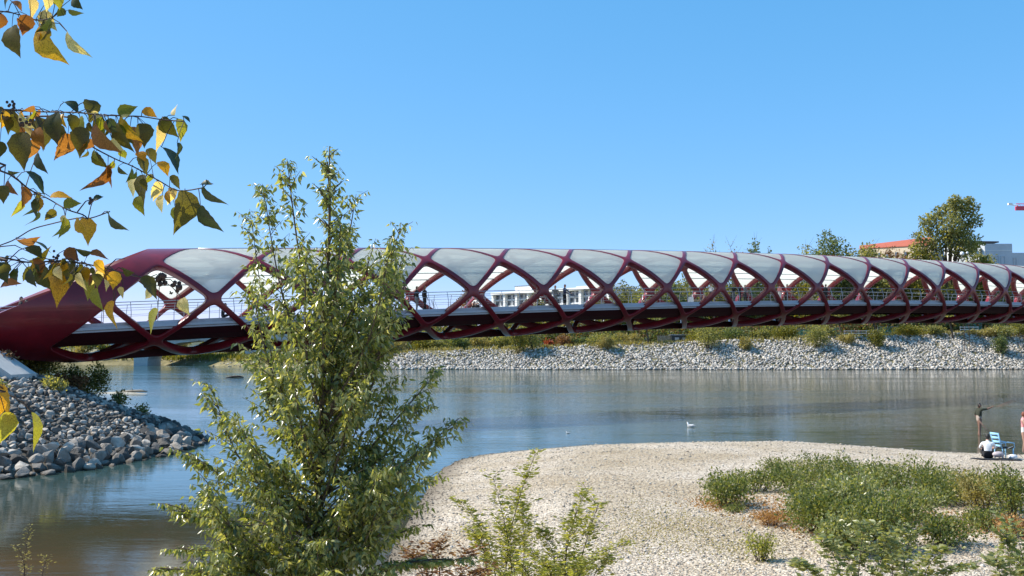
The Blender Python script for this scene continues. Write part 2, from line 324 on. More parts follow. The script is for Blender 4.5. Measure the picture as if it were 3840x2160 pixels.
BAR=[(-40,-30),(-40,9),(-20,10.5),(-9,12),(-4.5,15)]+[tuple(p) for p in SHORE]+[(60,40),(60,-30)]
LEFT=[(-60,28),(-24,31.5),(-18.2,35),(-15.9,38.5),(-14.9,43),(-14.7,47.5),(-15.4,51),(-18.5,56),(-24,62),(-34,72),(-62,112),(-100,165),(-160,240),(-400,330),(-400,20)]
def far_line():
    p=[inv(x,y,Z=0)[:2] for x,y in[(4000,1386),(3840,1386),(3000,1387),(2200,1387),(1500,1386),(1250,1384),(1000,1378),(800,1373),(600,1369),(300,1367)]]
    return [tuple(q) for q in p]
FL=far_line()
FAR=[(88,60),(90,128),(108,150),(112,185)]+FL+[(-400,300),(-4000,900),(-4000,6000),(5000,6000),(5000,40)]
def bar_h(X,Y):
    d=pdist(X,Y,BAR); h=np.where(d>0,np.minimum(.10*d,.28+.035*d),.25*d); h=np.clip(h,-1.2,.95)
    h=h+np.where(d>0,np.minimum(d/6,1)*.09*vnoise(X,Y,6,3),0)
    nb=np.clip((13-Y)/11,0,1); nb=nb*np.clip((d)/3,0,1); return h+nb*2.1
def left_h(X,Y):
    d=pdist(X,Y,LEFT); h=np.where(d>0,.43*d,.5*d); h=np.clip(h,-1.2,4.75-np.clip((Y-70)/60,0,1)*2.2); return h+np.where(d>.5,.18*vnoise(X,Y,3,5),0)
def crest(X): return np.interp(X,[-200,-60,-30,-18,0,27,55,75,100],[1.8,1.8,2.2,3.6,4.0,4.9,6.0,6.4,7.4])
def far_h(X,Y):
    d=pdist(X,Y,FAR); c=crest(X); h=np.where(d>0,.58*d,.5*d); h=np.clip(h,-1.2,None); h=np.minimum(h,c)
    return h+np.where(d>1,.25*vnoise(X,Y,5,8),0)+np.clip((d-60)/600,0,1)*0
def grid(name,xs,ys,fn,m):
    X,Y=np.meshgrid(xs,ys); Z=fn(X,Y); nx,ny=len(xs),len(ys)
    V=np.stack([X.ravel(),Y.ravel(),Z.ravel()],1); i=np.arange(nx*ny).reshape(ny,nx)
    F=np.stack([i[:-1,:-1],i[:-1,1:],i[1:,1:],i[1:,:-1]],-1).reshape(-1,4)
    keep=(Z.ravel()[F].max(1)>-1.15); F=F[keep]
    o=link(name,npmesh(name,V,F),m,None,True); return tag(o,kind='structure')
bar=grid('gravel_bar',np.concatenate([np.arange(-40,-8,1.2),np.arange(-8,24,.3),np.arange(24,60,1.5)]),np.concatenate([np.arange(-20,10,1),np.arange(10,52,.3)]),bar_h,M['gravel'])
left_bank=grid('left_bank',np.concatenate([np.arange(-380,-70,10),np.arange(-70,-32,2),np.arange(-32,-10,.5)]),np.concatenate([np.arange(22,66,.5),np.arange(66,120,3),np.arange(120,320,10)]),left_h,M['bank_soil'])
far_bank=grid('far_bank',np.concatenate([np.linspace(-3500,-260,14),np.arange(-240,-110,8),np.arange(-110,135,1.6),np.linspace(140,4800,20)]),np.concatenate([np.arange(60,190,5),np.arange(190,275,1.6),np.arange(280,420,12),np.linspace(450,5800,14)]),far_h,M['far_soil'])
wm=MB(); wm.add([(-4000,-60,0),(4500,-60,0),(4500,5800,0),(-4000,5800,0)],[(0,1,2,3)]); tag(wm.build('river_water',M['water']),kind='structure')
bm_=MB(); bm_.add([(-4000,-60,-1.3),(4500,-60,-1.3),(4500,5800,-1.3),(-4000,5800,-1.3)],[(0,1,2,3)]); tag(bm_.build('river_bed',M['bank_soil']),kind='structure')
# distant wooded rise
def hills(X,Y):
    base=np.interp(X,[-2200,-900,-560,-330,-100,60,160,330,600,1500,2600],[60,46,30,18,14,44,66,74,60,60,50]); rise=np.clip((Y-850)/350,0,1); rise=rise*rise*(3-2*rise)
    return 1+rise*base*(1+.25*vnoise(X,Y,260,2))+rise*4*vnoise(X,Y,28,4)
h_=grid('hills',np.linspace(-2600,2900,170),np.linspace(840,1600,40),hills,M['hill']); h_.name='hills'
# ------------------------------------------------------------------ stones
def stone_mesh(seed,lv=1):
    import bmesh
    bm=bmesh.new(); bmesh.ops.create_icosphere(bm,subdivisions=lv,radius=.5); r=random.Random(seed)
    pl=[(Vector((r.gauss(0,1),r.gauss(0,1),r.gauss(0,1))).normalized(),r.uniform(.22,.36)) for _ in range(11)]
    for v in bm.verts:
        for nrm,dd in pl:
            q=v.co.dot(nrm)
            if q>dd: v.co-=nrm*(q-dd)
        v.co*=r.uniform(.94,1.06)
    me=bpy.data.meshes.new('stone'); bm.to_mesh(me); bm.free(); return me
def mesh_np(me):
    V=np.empty(len(me.vertices)*3,np.float32); me.vertices.foreach_get('co',V); F=np.empty(len(me.polygons)*3,np.int32); me.polygons.foreach_get('vertices',F); return V.reshape(-1,3),F.reshape(-1,3)
STN=[stone_mesh(i,2) for i in range(10)]; 
for s_ in STN: s_.materials.append(M['stone']); 
STL=[mesh_np(stone_mesh(40+i,1)) for i in range(8)]; STM=[mesh_np(s) for s in STN]
def rotm(n):
    q=unit(rng.normal(size=(n,4))); w_,x,y,z=q.T
    return np.stack([np.stack([1-2*(y*y+z*z),2*(x*y-z*w_),2*(x*z+y*w_)],-1),np.stack([2*(x*y+z*w_),1-2*(x*x+z*z),2*(y*z-x*w_)],-1),np.stack([2*(x*z-y*w_),2*(y*z+x*w_),1-2*(x*x+y*y)],-1)],1)
def stonebatch(name,P,S,flat,lib,m,parent):
    Vs=[];Fs=[];b=0; kk=rng.integers(0,len(lib),len(P)); Rm=rotm(len(P))
    for t in range(len(lib)):
        sel=np.where(kk==t)[0]
        if not len(sel): continue
        tv,tf=lib[t]; v=tv[None]*S[sel][:,None,:]; v=np.einsum('nij,nkj->nki',Rm[sel],v); v[:,:,2]*=flat; v=v+P[sel][:,None,:]
        Vs.append(v.reshape(-1,3)); Fs.append((tf[None]+(b+np.arange(len(sel))*len(tv))[:,None,None]).reshape(-1,3)); b+=len(sel)*len(tv)
    return tag(link(name,npmesh(name,np.concatenate(Vs),np.concatenate(Fs)),m,parent,False),kind='stuff')
# near riprap (left bank)
xs=rng.uniform(-32,-12.8,46000); ys=rng.uniform(31,60,46000); d=pdist(xs,ys,LEFT); ok=(d>-.35)&(d<13); xs,ys,d=xs[ok],ys[ok],d[ok]
size=np.where(d<1.6,rng.uniform(.30,.66,len(d)),rng.uniform(.10,.36,len(d))); acc=[];G={}
for i in np.argsort(-size):
    c=(int(xs[i]//.7),int(ys[i]//.7)); bad=False
    for dx in(-1,0,1):
        for dy in(-1,0,1):
            for j in G.get((c[0]+dx,c[1]+dy),()):
                if (xs[i]-xs[j])**2+(ys[i]-ys[j])**2<(.36*(size[i]+size[j]))**2: bad=True;break
            if bad:break
        if bad:break
    if not bad: G.setdefault(c,[]).append(i);acc.append(i)
acc=np.array(acc); zs=left_h(xs[acc],ys[acc]); P=np.stack([xs[acc],ys[acc],zs+size[acc]*.16],1); S=size[acc][:,None]*rng.uniform(.75,1.35,(len(acc),3))
px=1920+FPX*P[:,0]/P[:,1]; vis=(px>-40)&(px<800)&(P[:,2]<4.3); app=np.where(vis,size[acc]/P[:,1],0); order=np.argsort(-app)
for i in order[:300]:
    o=bpy.data.objects.new('stone',STN[rng.integers(0,10)]); C.collection.objects.link(o); o.parent=left_bank
    o.location=P[i]; o.rotation_euler=rng.uniform(0,6.28,3); o.scale=S[i]
stonebatch('stones',P[order[300:]],S[order[300:]],.85,STM,M['stone'],left_bank)
# far riprap
n=60000; xs=rng.uniform(-30,118,n); ys=rng.uniform(196,222,n); d=pdist(xs,ys,FAR); dm=(crest(xs)/.58)+rng.uniform(-2.6,1.6,n)+3.2*vnoise(xs,ys,14,21)
ok=(d>-.3)&(d<dm); xs,ys,d=xs[ok],ys[ok],d[ok]; sel=rng.permutation(len(xs))[:19000]; xs,ys,d=xs[sel],ys[sel],d[sel]
sz=np.where(d<.8,rng.uniform(.4,.9,len(d)),rng.uniform(.22,.75,len(d))); P=np.stack([xs,ys,far_h(xs,ys)+sz*.18],1)
stonebatch('stones',P,sz[:,None]*rng.uniform(.7,1.4,(len(d),3)),.85,STL,M['far_stone'],far_bank)
# small gravel shore upstream on the far bank
xs=rng.uniform(-110,-26,2500); ys=rng.uniform(198,250,2500); d=pdist(xs,ys,FAR); ok=(d>-.3)&(d<1.6); xs,ys=xs[ok],ys[ok]; sz=rng.uniform(.3,.8,len(xs))
if len(xs): stonebatch('stones',np.stack([xs,ys,far_h(xs,ys)+.08],1),sz[:,None]*rng.uniform(.7,1.4,(len(xs),3)),.6,STL,M['far_stone'],far_bank)
# pebbles on the bar
n=42000; Y_=13/(rng.random(n)*.78+.22)**1.0; Y_=np.clip(Y_,13,52); X_=(rng.uniform(-.16,.56,n))*Y_; d=pdist(X_,Y_,BAR); ok=d>-.25; X_,Y_,d=X_[ok],Y_[ok],d[ok]
sz=rng.uniform(.022,.055,len(d))*np.where(rng.random(len(d))<.06,1.9,1)*(1+np.clip((Y_-20)/30,0,1)*.6)
ico=[mesh_np(stone_mesh(80+i,1)) for i in range(3)]
def octa():
    return (np.array([[.5,0,0],[-.5,0,0],[0,.5,0],[0,-.5,0],[0,0,.5],[0,0,-.5]])*rng.uniform(.8,1.2,(6,1)),np.array([[0,2,4],[2,1,4],[1,3,4],[3,0,4],[2,0,5],[1,2,5],[3,1,5],[0,3,5]]))
stonebatch('pebbles',np.stack([X_,Y_,bar_h(X_,Y_)+sz*.12],1),sz[:,None]*rng.uniform(.7,1.4,(len(d),3)),.6,[octa() for _ in range(8)],M['pebble'],bar)
# ------------------------------------------------------------------ THE BRIDGE
TH,BX,BY,SB=.5972,-19.8565,54.7394,5.2851; A_,B_=4.0,2.925; UEND=23
def zc(L): return CAMZ+2.2867+6.235*L/100-3.3292*(L/100)**2
def S_(u,ph,off=0.):
    p=R(ph); L=u*SB; o_=-(A_+off)*math.cos(p)
    return Vector((BX+L*math.cos(TH)-o_*math.sin(TH),BY+L*math.sin(TH)+o_*math.cos(TH),zc(L)+(B_+off)*math.sin(p)))
def D_(u,lat,h):
    "bridge frame: station u, lateral offset (negative = camera side), height above the tube axis"
    L=u*SB; return Vector((BX+L*math.cos(TH)-lat*math.sin(TH),BY+L*math.sin(TH)+lat*math.cos(TH),zc(L)+h))
bridge=thing('footbridge','long red tubular lattice footbridge with glazed roof crossing the river','bridge',tuple(D_(0,0,-2.9)))
OFF=bridge.location
def foldphi(ph): 
    ph=((ph+180)%360)-180
    if ph>90: return 180-ph
    if ph<-90: return -180-ph
    return ph
SOLID={90:0,45:-.5,0:-1,-45:-1.5,-90:-1}
def is_solid(uc,ph): return uc<=SOLID[int(round(foldphi(ph)))]+1e-6
def cell_edge(uc,pc,a,b,nT=10,k=.915,q=.13):
    if foldphi(pc)>60: k=k+.02
    "outer points (along a-b) and rounded inner outline of one side of the diamond opening"
    cx,cy=uc,pc; c=np.array([cx,cy]); a=np.array(a,float); b=np.array(b,float)
    other=lambda v,w_: c+(c-w_)  # opposite of w_
    prev=c-(b-c); nxt=c-(a-c)
    Va=c+k*(a-c);Vb=c+k*(b-c);Vp=c+k*(prev-c);Vn=c+k*(nxt-c); O=[];H=[]
    ts=[0,.04,.085,.13,.3,.5,.7,.87,.915,.96,1]
    for t in ts:
        O.append(a+(b-a)*t)
        if t<=q+1e-9:
            s=.5+.5*t/q; P0=Va+q*(Vp-Va);P2=Va+q*(Vb-Va); H.append((1-s)**2*P0+2*s*(1-s)*Va+s*s*P2)
        elif t>=1-q-1e-9:
            s=.5+.5*(1-t)/q; P0=Vb+q*(Vn-Vb);P2=Vb+q*(Va-Vb); H.append((1-s)**2*P0+2*s*(1-s)*Vb+s*s*P2)
        else: H.append(Va+(Vb-Va)*t)
    return O,H
LV=[(0,.0),(.7,.0),(.93,-.012),(1,-.05),(1,-.38),(.7,-.44),(0,-.44)]
def strut_side(mb,uc,pc,a,b):
    O,H=cell_edge(uc,pc,a,b); V=[]
    for r_,of in LV:
        for o_,h_ in zip(O,H):
            p=o_+(h_-o_)*r_; V.append(S_(p[0],p[1],of))
    n=len(O);F=[]
    for l in range(len(LV)-1):
        for i in range(n-1):
            F.append((l*n+i,l*n+i+1,(l+1)*n+i+1,(l+1)*n+i))
    mb.add(V,F)
rows=[-135,-90,-45,0,45,90,135,180]
def parity(ph): return 0 if (int(ph)//45)%2!=0 else .5
struts=[]
for ph in rows:
    u=-2+parity(ph)
    while u<=UEND:
        for du in(-.5,.5):
            u2,p2=u+du,ph+45
            # the two diamonds on either side of this strut share (u,ph)-(u2,p2)
            cells=[(u2,ph),(u,p2)]
            mb=MB(); k=0
            for cu,cp in cells:
                if is_solid(cu,cp): continue
                strut_side(mb,cu,cp,(u,ph),(u2,p2)); k+=1
            if k: struts.append((u,ph,mb))
        u+=1
struts.sort(key=lambda s:(0 if -1.6<s[0]<16.2 else 1, 0 if s[1] in(-45,0,45,-90) else 1,s[0]))
def fixn(o):
    import bmesh
    bm=bmesh.new(); bm.from_mesh(o.data); bmesh.ops.remove_doubles(bm,verts=bm.verts,dist=.0005); bmesh.ops.recalc_face_normals(bm,faces=bm.faces); bm.to_mesh(o.data); bm.free()
    o.data.polygons.foreach_set('use_smooth',[True]*len(o.data.polygons)); return o
for u,ph,mb in struts[:300]: fixn(mb.build('strut',M['red'],bridge,True,OFF))
rest=MB()
for u,ph,mb in struts[300:]: rest.add(mb.v,mb.f)
o=fixn(rest.build('struts',M['red'],bridge,True,OFF)); tag(o,kind='stuff')
# roof glass
def glass(uc,pc):
    ring=[]
    vs=[(uc-.5,pc),(uc,pc+45),(uc+.5,pc),(uc,pc-45)]
    for i in range(4):
        O,H=cell_edge(uc,pc,vs[i],vs[(i+1)%4],k=.925); ring+=H[:-1]
    mb=MB(); c=np.array([uc,pc]); m=6; n=len(ring)
    for of in(-.035,-.06):
        V=[S_(uc,pc,of)]
        for l in range(1,m+1):
            for h in ring: 
                p=c+(h-c)*(l/m); V.append(S_(p[0],p[1],of))
        F=[(0,1+i,1+(i+1)%n) for i in range(n)]
        for l in range(m-1):
            F+=[(1+l*n+i,1+(l+1)*n+i,1+(l+1)*n+(i+1)%n,1+l*n+(i+1)%n) for i in range(n)]
        if of==-.06: F=[f[::-1] for f in F]
        mb.add(V,F)
    g=mb.build('glass_panel',M['glass'],bridge,True,OFF)
    ml=MB()
    dps=(-22,-12,2,14) if foldphi(pc)<80 and pc<90 else ((22,12,-2,-14) if pc>90 else (0,))
    for dp in dps:
        hw=.5*(1-abs(dp)/45)*.9; pts=[S_(uc+t*hw,pc+dp,-.16) for t in(-1,-.5,0,.5,1)]; ml.tube(pts,.035,5)
    ml.build('mullion',M['steel'],g,False,OFF)
for pc in(45,90,135):
    u=.5 if pc!=90 else 1.
    while u<UEND: glass(u,pc); u+=1
# solid red portal shell at the left end
def u_right(f): return np.interp(f,[-90,-45,0,45,90],[-.5,-1,-.5,0,.5])
def u_left(f):
    z=B_*math.sin(R(f)); cut=-.37-(2.0-z)*.449; low=np.interp(f,[-90,-75,-60,-45,-30,0],[-.62,-.8,-1.15,-1.55,-2.2,-9]); return max(cut,low)
def skin(side):
    mb=MB(); fs=np.linspace(-90,90,61); nn=14; V=[]
    for of in(.0,-.40):
        for f in fs:
            a,b=u_left(f),u_right(f); ph=f if side==0 else 180-f
            for i in range(nn+1):
                V.append(S_(a+(b-a)*i/nn,ph,of))
    n1=nn+1; K=len(fs)*n1; F=[]
    for j in range(len(fs)-1):
        for i in range(nn):
            q=(j*n1+i,j*n1+i+1,(j+1)*n1+i+1,(j+1)*n1+i); F.append(q); F.append(tuple(K+x for x in q[::-1]))
        F.append((j*n1,(j+1)*n1,K+(j+1)*n1,K+j*n1)); F.append((j*n1+nn,K+j*n1+nn,K+(j+1)*n1+nn,(j+1)*n1+nn))
    mb.add(V,F); o=fixn(mb.build('portal_shell',M['red'],bridge,True,OFF))
    try:
        bpy.context.view_layer.objects.active=o; o.data.set_sharp_from_angle(angle=R(40))
    except Exception: pass
skin(0); skin(1)
# longitudinal members
def loft(name,prof,us,m,parent=bridge,closed=True,smooth=False):
    "prof: function u -> list of points"
    mb=MB(); V=[]; k=None
    for u in us:
        q=prof(u); k=len(q); V+=q
    F=[]
    for i in range(len(us)-1):
        for j in range(k): F.append((i*k+j,i*k+(j+1)%k,(i+1)*k+(j+1)%k,(i+1)*k+j))
    F+=[tuple(range(k)),tuple((len(us)-1)*k+j for j in range(k-1,-1,-1))]; mb.add(V,F)
    return fixn2(mb.build(name,m,parent,smooth,OFF))
def fixn2(o):
    import bmesh
    bm=bmesh.new(); bm.from_mesh(o.data); bmesh.ops.recalc_face_normals(bm,faces=bm.faces); bm.to_mesh(o.data); bm.free(); return o
US=np.linspace(-1.05,UEND,80)
for sd_ in(0,1):
    g=lambda ph:(ph if sd_==0 else 180-ph)
    loft('edge_girder',lambda u:[S_(u,g(-25),-.14),S_(u,g(-32),-.14),S_(u,g(-40),-.14),S_(u,g(-46.5),-.14),D_(u,(-1 if sd_==0 else 1)*2.55,-2.05),D_(u,(-1 if sd_==0 else 1)*2.9,-1.46)],US,M['red_shaded'])
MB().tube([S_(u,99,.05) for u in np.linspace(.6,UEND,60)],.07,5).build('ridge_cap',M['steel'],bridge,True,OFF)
loft('keel_beam',lambda u:[S_(u,-84,-.02),S_(u,-96,-.02),S_(u,-97,-.4),S_(u,-83,-.4)],np.linspace(-.6,UEND,70),M['red_shaded'])
USD=np.linspace(-2.6,UEND,80)
loft('deck_slab',lambda u:[D_(u,-3.38,-1.42),D_(u,3.38,-1.42),D_(u,3.38,-1.19),D_(u,-3.38,-1.19)],USD,M['deck'])
for s_ in(-1,1):
    loft('deck_fascia',lambda u:[D_(u,s_*3.42,-1.33),D_(u,s_*3.52,-1.30),D_(u,s_*3.52,-1.17),D_(u,s_*3.42,-1.16)],USD,M['deck'])
    loft('kerb',lambda u:[D_(u,s_*3.22,-1.185),D_(u,s_*3.38,-1.185),D_(u,s_*3.38,-.99),D_(u,s_*3.22,-.99)],USD,M['deck'])
for i in range(0,46):
    u=-.5+i*.5
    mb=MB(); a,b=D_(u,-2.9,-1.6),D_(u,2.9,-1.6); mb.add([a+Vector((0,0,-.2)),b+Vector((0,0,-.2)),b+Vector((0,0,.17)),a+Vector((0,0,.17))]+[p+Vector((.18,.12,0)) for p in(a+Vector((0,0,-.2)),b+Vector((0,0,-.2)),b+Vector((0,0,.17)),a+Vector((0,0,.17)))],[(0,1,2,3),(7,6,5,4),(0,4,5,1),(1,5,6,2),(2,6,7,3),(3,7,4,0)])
    mb.build('cross_beam',M['red_shaded'],bridge,False,OFF)
# railings: posts, top rail and two wires each side
for s_ in(-1,1):
    rl=MB().tube([D_(u,s_*3.05,.02) for u in np.linspace(-1.6,UEND,60)],.024,6).build('handrail',M['steel'],bridge,True,OFF)
    MB().tube([D_(u,s_*3.12,-.28) for u in np.linspace(-1.6,UEND,60)],.012,5).build('rail_bar',M['steel'],bridge,True,OFF)
    MB().tube([D_(u,s_*3.16,-.62) for u in np.linspace(-1.6,UEND,60)],.009,4).build('rail_bar',M['steel'],bridge,True,OFF)
    u=-1.5
    while u<UEND:
        a,b=D_(u,s_*3.2,-1.0),D_(u,s_*3.05,.02); mid=D_(u,s_*3.22,-.5); MB().tube([a,mid,b],[.024,.02,.016],5).build('rail_post',M['steel'],bridge,False,OFF); u+=.25
# benches on the deck, seen as pale frames between the members
# concrete abutment under the left end
ab=MB(); 
def prism(mb,prof,y0,y1,mi=0):
    k=len(prof); V=[(x,y0,z) for x,z in prof]+[(x,y1,z) for x,z in prof]
    F=[tuple(range(k-1,-1,-1)),tuple(range(k,2*k))]+[(i,(i+1)%k,k+(i+1)%k,k+i) for i in range(k)]; mb.add(V,F,mi)
prism(ab,[(-40,-1),(-21.6,-1),(-21.9,3.35),(-23.3,4.28),(-24.2,4.6),(-40,4.6)],44.8,47.2)
tag(fixn2(ab.build('abutment',M['concrete'])),'pale sloping concrete abutment under the red portal on the left bank','abutment')
# right-hand abutment, outside the frame
ab=MB(); q=D_(UEND,0,0); ab.box((q.x+4,q.y+3,2.6),(10,9,7.6),TH); tag(ab.build('abutment',M['concrete']),'concrete abutment at the far end of the red footbridge','abutment')
# ------------------------------------------------------------------ distant road bridge upstream
LB=thing('road_bridge','low concrete arched road bridge upstream seen beneath the red tube','bridge',(-85,240,0)); LO=LB.location
def px2(x,Z): return (x-1920)/FPX*Z
mb=MB(); xa,xb=-150,px2(1120,241); mb.box(((xa+xb)/2,243,6.45),(xb-xa,10,.7)); mb.build('deck',M['concrete'],LB,False,LO)
mb=MB(); mb.box(((xa+xb)/2,238.1,7.1),(xb-xa,.25,.55)); mb.build('parapet',M['concrete'],LB,False,LO)
piers=[px2(540,240)+k*27 for k in(-2,-1,0,1)]
for x in piers:
    mb=MB(); prism(mb,[(x-1.6,-1),(x+1.6,-1),(x+1.6,1.5),(x+2.2,2.6),(x+4.4,4.2),(x+9,5.4),(x+13.4,5.8),(x+13.4,6.1),(x-13.4,6.1),(x-13.4,5.8),(x-9,5.4),(x-4.4,4.2),(x-2.2,2.6),(x-1.6,1.5)],238.4,247.5); fixn2(mb.build('pier',M['concrete'],LB,False,LO))
# ------------------------------------------------------------------ trees and shrubs
def make_tree(name,label,cat,base,h,w,m,n=1500,leaf=.35,trunk=.3,blobs=None,group=None,bare=0,crown0=.3,trunkm='bark',aspect=.8,lean=0,tmpl=T_DIAM,shell=.5,seed=None):
    t=thing(name,label,cat,tuple(base),group); r=random.Random(seed if seed is not None else int(abs(base[0]*131+base[1]*17+h*7)))
    tr=MB(); topx=lean
    tr.tube([(0,0,-.4),(topx*.2,0,h*.2),(topx*.5,.1*w,h*.5),(topx,0,h*.86)],[trunk,trunk*.8,trunk*.5,trunk*.1],7)
    bl=[]
    nb=r.randint(9,12) if blobs is None else 0
    for i in range(nb):
        f=crown0+(1-crown0)*(i+.5)/nb; a=r.uniform(0,6.28); rr=w*.56*math.sin(math.pi*min(.90,max(.14,(f-crown0)/(1-crown0)*.78+.14)))**.6
        e=r.uniform(.35,.6); c=(math.cos(a)*rr*e+topx*f,math.sin(a)*rr*e,h*f*.97); bl.append((c,(rr*.72,rr*.72,h*(1-crown0)/nb*1.35)))
        s=(topx*f*.6,0,h*max(.12,f-.22)); tr.tube([s,((s[0]+c[0])/2,(s[1]+c[1])/2,(s[2]+c[2])/2+.05*h),c],[trunk*.4,trunk*.25,trunk*.07],5)
        for k in range(3):
            e=(c[0]+r.gauss(0,.45)*rr,c[1]+r.gauss(0,.45)*rr,c[2]+r.uniform(0,.16)*h); tr.tube([c,e],[trunk*.12,trunk*.04],4,cap=False)
    if blobs:
        bl=blobs
        for c,rr_ in bl:
            s0=(c[0]*.25,0,max(h*.15,c[2]*.55)); tr.tube([s0,(c[0]*.6,c[1]*.5,c[2]*.8),c],[trunk*.4,trunk*.22,trunk*.05],5)
            for k in range(4):
                e=(c[0]+r.gauss(0,.6)*rr_[0],c[1]+r.gauss(0,.5)*rr_[1],c[2]+r.uniform(.2,1.05)*rr_[2]); tr.tube([c,e],[trunk*.12,trunk*.03],4,cap=False)
    tr.build('trunk',M[trunkm],t,True)
    if n:
        n=int(n*(2.2 if n>300 else 1)); P,d=blobpts(n,bl,shell); D=unit(d*.5+rng.normal(size=(n,3))*.7+np.array([0,0,-.1])); Nn=rng.normal(size=(n,3))
        L=leaf*rng.uniform(.6,1.4,n); o=leafobj('crown',M[m],P,D,Nn,L,L*.62,tmpl,t)
    return t
def shrub(name,label,cat,base,w,dpt,h,m,n,leaf,group=None,stems=6,tmpl=T_DIAM,ragged=.35,up=.2,m2=None):
    t=thing(name,label,cat,tuple(base),group); r=random.Random(int(abs(base[0]*77+base[1]*31+w*5)*10))
    st=MB(); bl=[]
    for i in range(max(stems,3)):
        a=r.uniform(0,6.28); e=r.uniform(.15,.75); c=(math.cos(a)*w*.5*e,math.sin(a)*dpt*.5*e,h*r.uniform(.35,.72)); s=r.uniform(.28,.45)
        bl.append((c,(w*s*.7,dpt*s*.7,h*r.uniform(.25,.42))))
        tip=(c[0]*1.25,c[1]*1.25,c[2]+h*r.uniform(.2,.45)); st.tube([(c[0]*.15,c[1]*.15,-.1),(c[0]*.7,c[1]*.7,c[2]*.7),tip],[.012*h+.006,.008*h+.004,.003],4,cap=False)
        bl.append(((tip[0],tip[1],tip[2]-h*.12),(w*.06,dpt*.06,h*.2)))
    bl.append(((0,0,h*.3),(w*.42,dpt*.42,h*.32)))
    st.build('stem',M['twig'],t)
    P,d=blobpts(n,bl,.4); P[:,2]=np.abs(P[:,2]); D=unit(d*.5+rng.normal(size=(n,3))*.6+np.array([0,0,up])); L=leaf*rng.uniform(.55,1.4,n)
    leafobj('foliage',M[m],P,D,rng.normal(size=(n,3)),L,L*.55,tmpl,t); return t
def gz_far(x,Y):
    X=px2(x,Y); return X,float(far_h(np.array([X]),np.array([float(Y)]))[0])
COTT=None
def ftree(x,ytop,wpx,Y,m,label,cat='tree',name='tree',**kw):
    X,z=gz_far(x,Y); top=CAMZ+(1298-ytop)/FPX*Y; return make_tree(name,label,cat,(X,Y,z),top-z,wpx/FPX*Y,m,group='trees on the far bank',**kw)
ftree(3560,748,235,226,'far_a','tall grey-green cottonwood towering above the tube near the right edge',n=2900,leaf=.6,trunk=.55,crown0=.22,shell=.6,name='cottonwood_tree',
      blobs=[((px2(x,226)-px2(3560,226),dy,CAMZ+(1298-y)*226/FPX-6),(r*226/FPX,r*.8*226/FPX,r*.85*226/FPX)) for x,y,r,dy in[(3590,800,48,0),(3640,805,38,1),(3655,850,34,-1),(3600,782,34,0),(3520,838,42,1),(3475,850,26,0),(3560,862,50,-2),(3620,880,52,1),(3540,920,56,0),(3600,940,60,-1),(3470,945,46,1),(3660,930,40,1),(3500,880,34,2),(3663,795,24,0),(3545,808,28,1),(3580,768,22,-1),(3645,768,20,0),(3448,905,24,0)]])
ftree(3480,935,170,226,'far_b','bushy yellow-green tree at the left foot of the tallest cottonwood',n=1800,leaf=.55,crown0=.25)
ftree(3660,930,190,234,'far_a','spreading green tree between the tallest cottonwood and the grey building',n=1900,leaf=.55,crown0=.25)
ftree(3135,872,200,228,'far_c','dark two-headed green tree left of the orange roof',n=2300,leaf=.55,crown0=.3)
ftree(3040,920,150,236,'far_a','small round-topped tree just left of the dark two-headed tree',n=1100,leaf=.5)
ftree(3240,922,190,230,'far_b','yellow-green tree below the left end of the orange roof',n=1700,leaf=.5)
ftree(3350,930,160,232,'far_d','rust-tinged tree in front of the orange roof',n=1600,leaf=.5)
ftree(2840,898,85,236,'far_c','narrow dark green treetop showing above the glass roof',n=800,leaf=.5,crown0=.3)
ftree(2885,928,44,236,'far_c','tiny dark treetop right of the narrow one above the roof',n=400,leaf=.45,crown0=.3)
ftree(2680,900,90,232,'far_e','almost bare pale tree with thin upright twigs above the roof, left one',n=260,leaf=.45,trunk=.3)
ftree(2750,903,100,234,'far_e','almost bare pale tree with thin upright twigs above the roof, right one',n=220,leaf=.45,trunk=.3)
ftree(1745,1085,95,238,'far_d','pinkish autumn tree left of the white office block',n=1000,leaf=.5)
ftree(2005,1100,80,245,'far_b','small yellow-green tree in front of the white office block',n=800,leaf=.5)
ld={'far_a':'mid-green','far_b':'yellow-green','far_c':'dark green'}
for x,yt,w_,m,lab in[(3290,915,170,'far_a','rounded green tree in front of the middle of the orange roof'),(3415,925,170,'far_b','low yellow-green tree left of the cottonwood, under the orange roof'),(3180,930,150,'far_a','green tree joining the two-headed tree and the orange roof'),(3710,965,120,'far_b','low tree in front of the grey building')]:
    ftree(x,yt,w_,226,m,lab,n=1700,leaf=.55,crown0=.2)
mids=[(2350,1058,120,'far_b'),(2440,1050,130,'far_a'),(2520,1035,110,'far_c'),(2610,1010,130,'far_a'),(2700,1030,120,'far_b'),(2790,1040,110,'far_c'),(2890,1035,120,'far_a'),(2980,1045,110,'far_b'),(3080,1040,120,'far_a'),(3180,1050,110,'far_c'),(3300,1040,120,'far_a'),(3560,1035,130,'far_c'),(3650,1040,120,'far_a'),(3740,1020,130,'far_b'),(3830,1030,130,'far_c')]
for i,(x,yt,w_,m) in enumerate(mids):
    ftree(x,yt,w_*1.25,228+(i*37)%14,m,'%s tree behind the lattice openings, %s'%(ld[m],['leftmost of the row','second from the left of the row','third from the left, the first dark one','just left of the bare treetops','below the left bare treetop','below the right bare treetop','below the narrow dark treetop','left of the round-topped tree','below the round-topped tree','below the two-headed tree','below the yellow-green treetop','below the tallest cottonwood','below the cottonwood, its right side','left of the grey building front','at the right edge of the photo'][i]),n=1100,leaf=.5,crown0=.16)
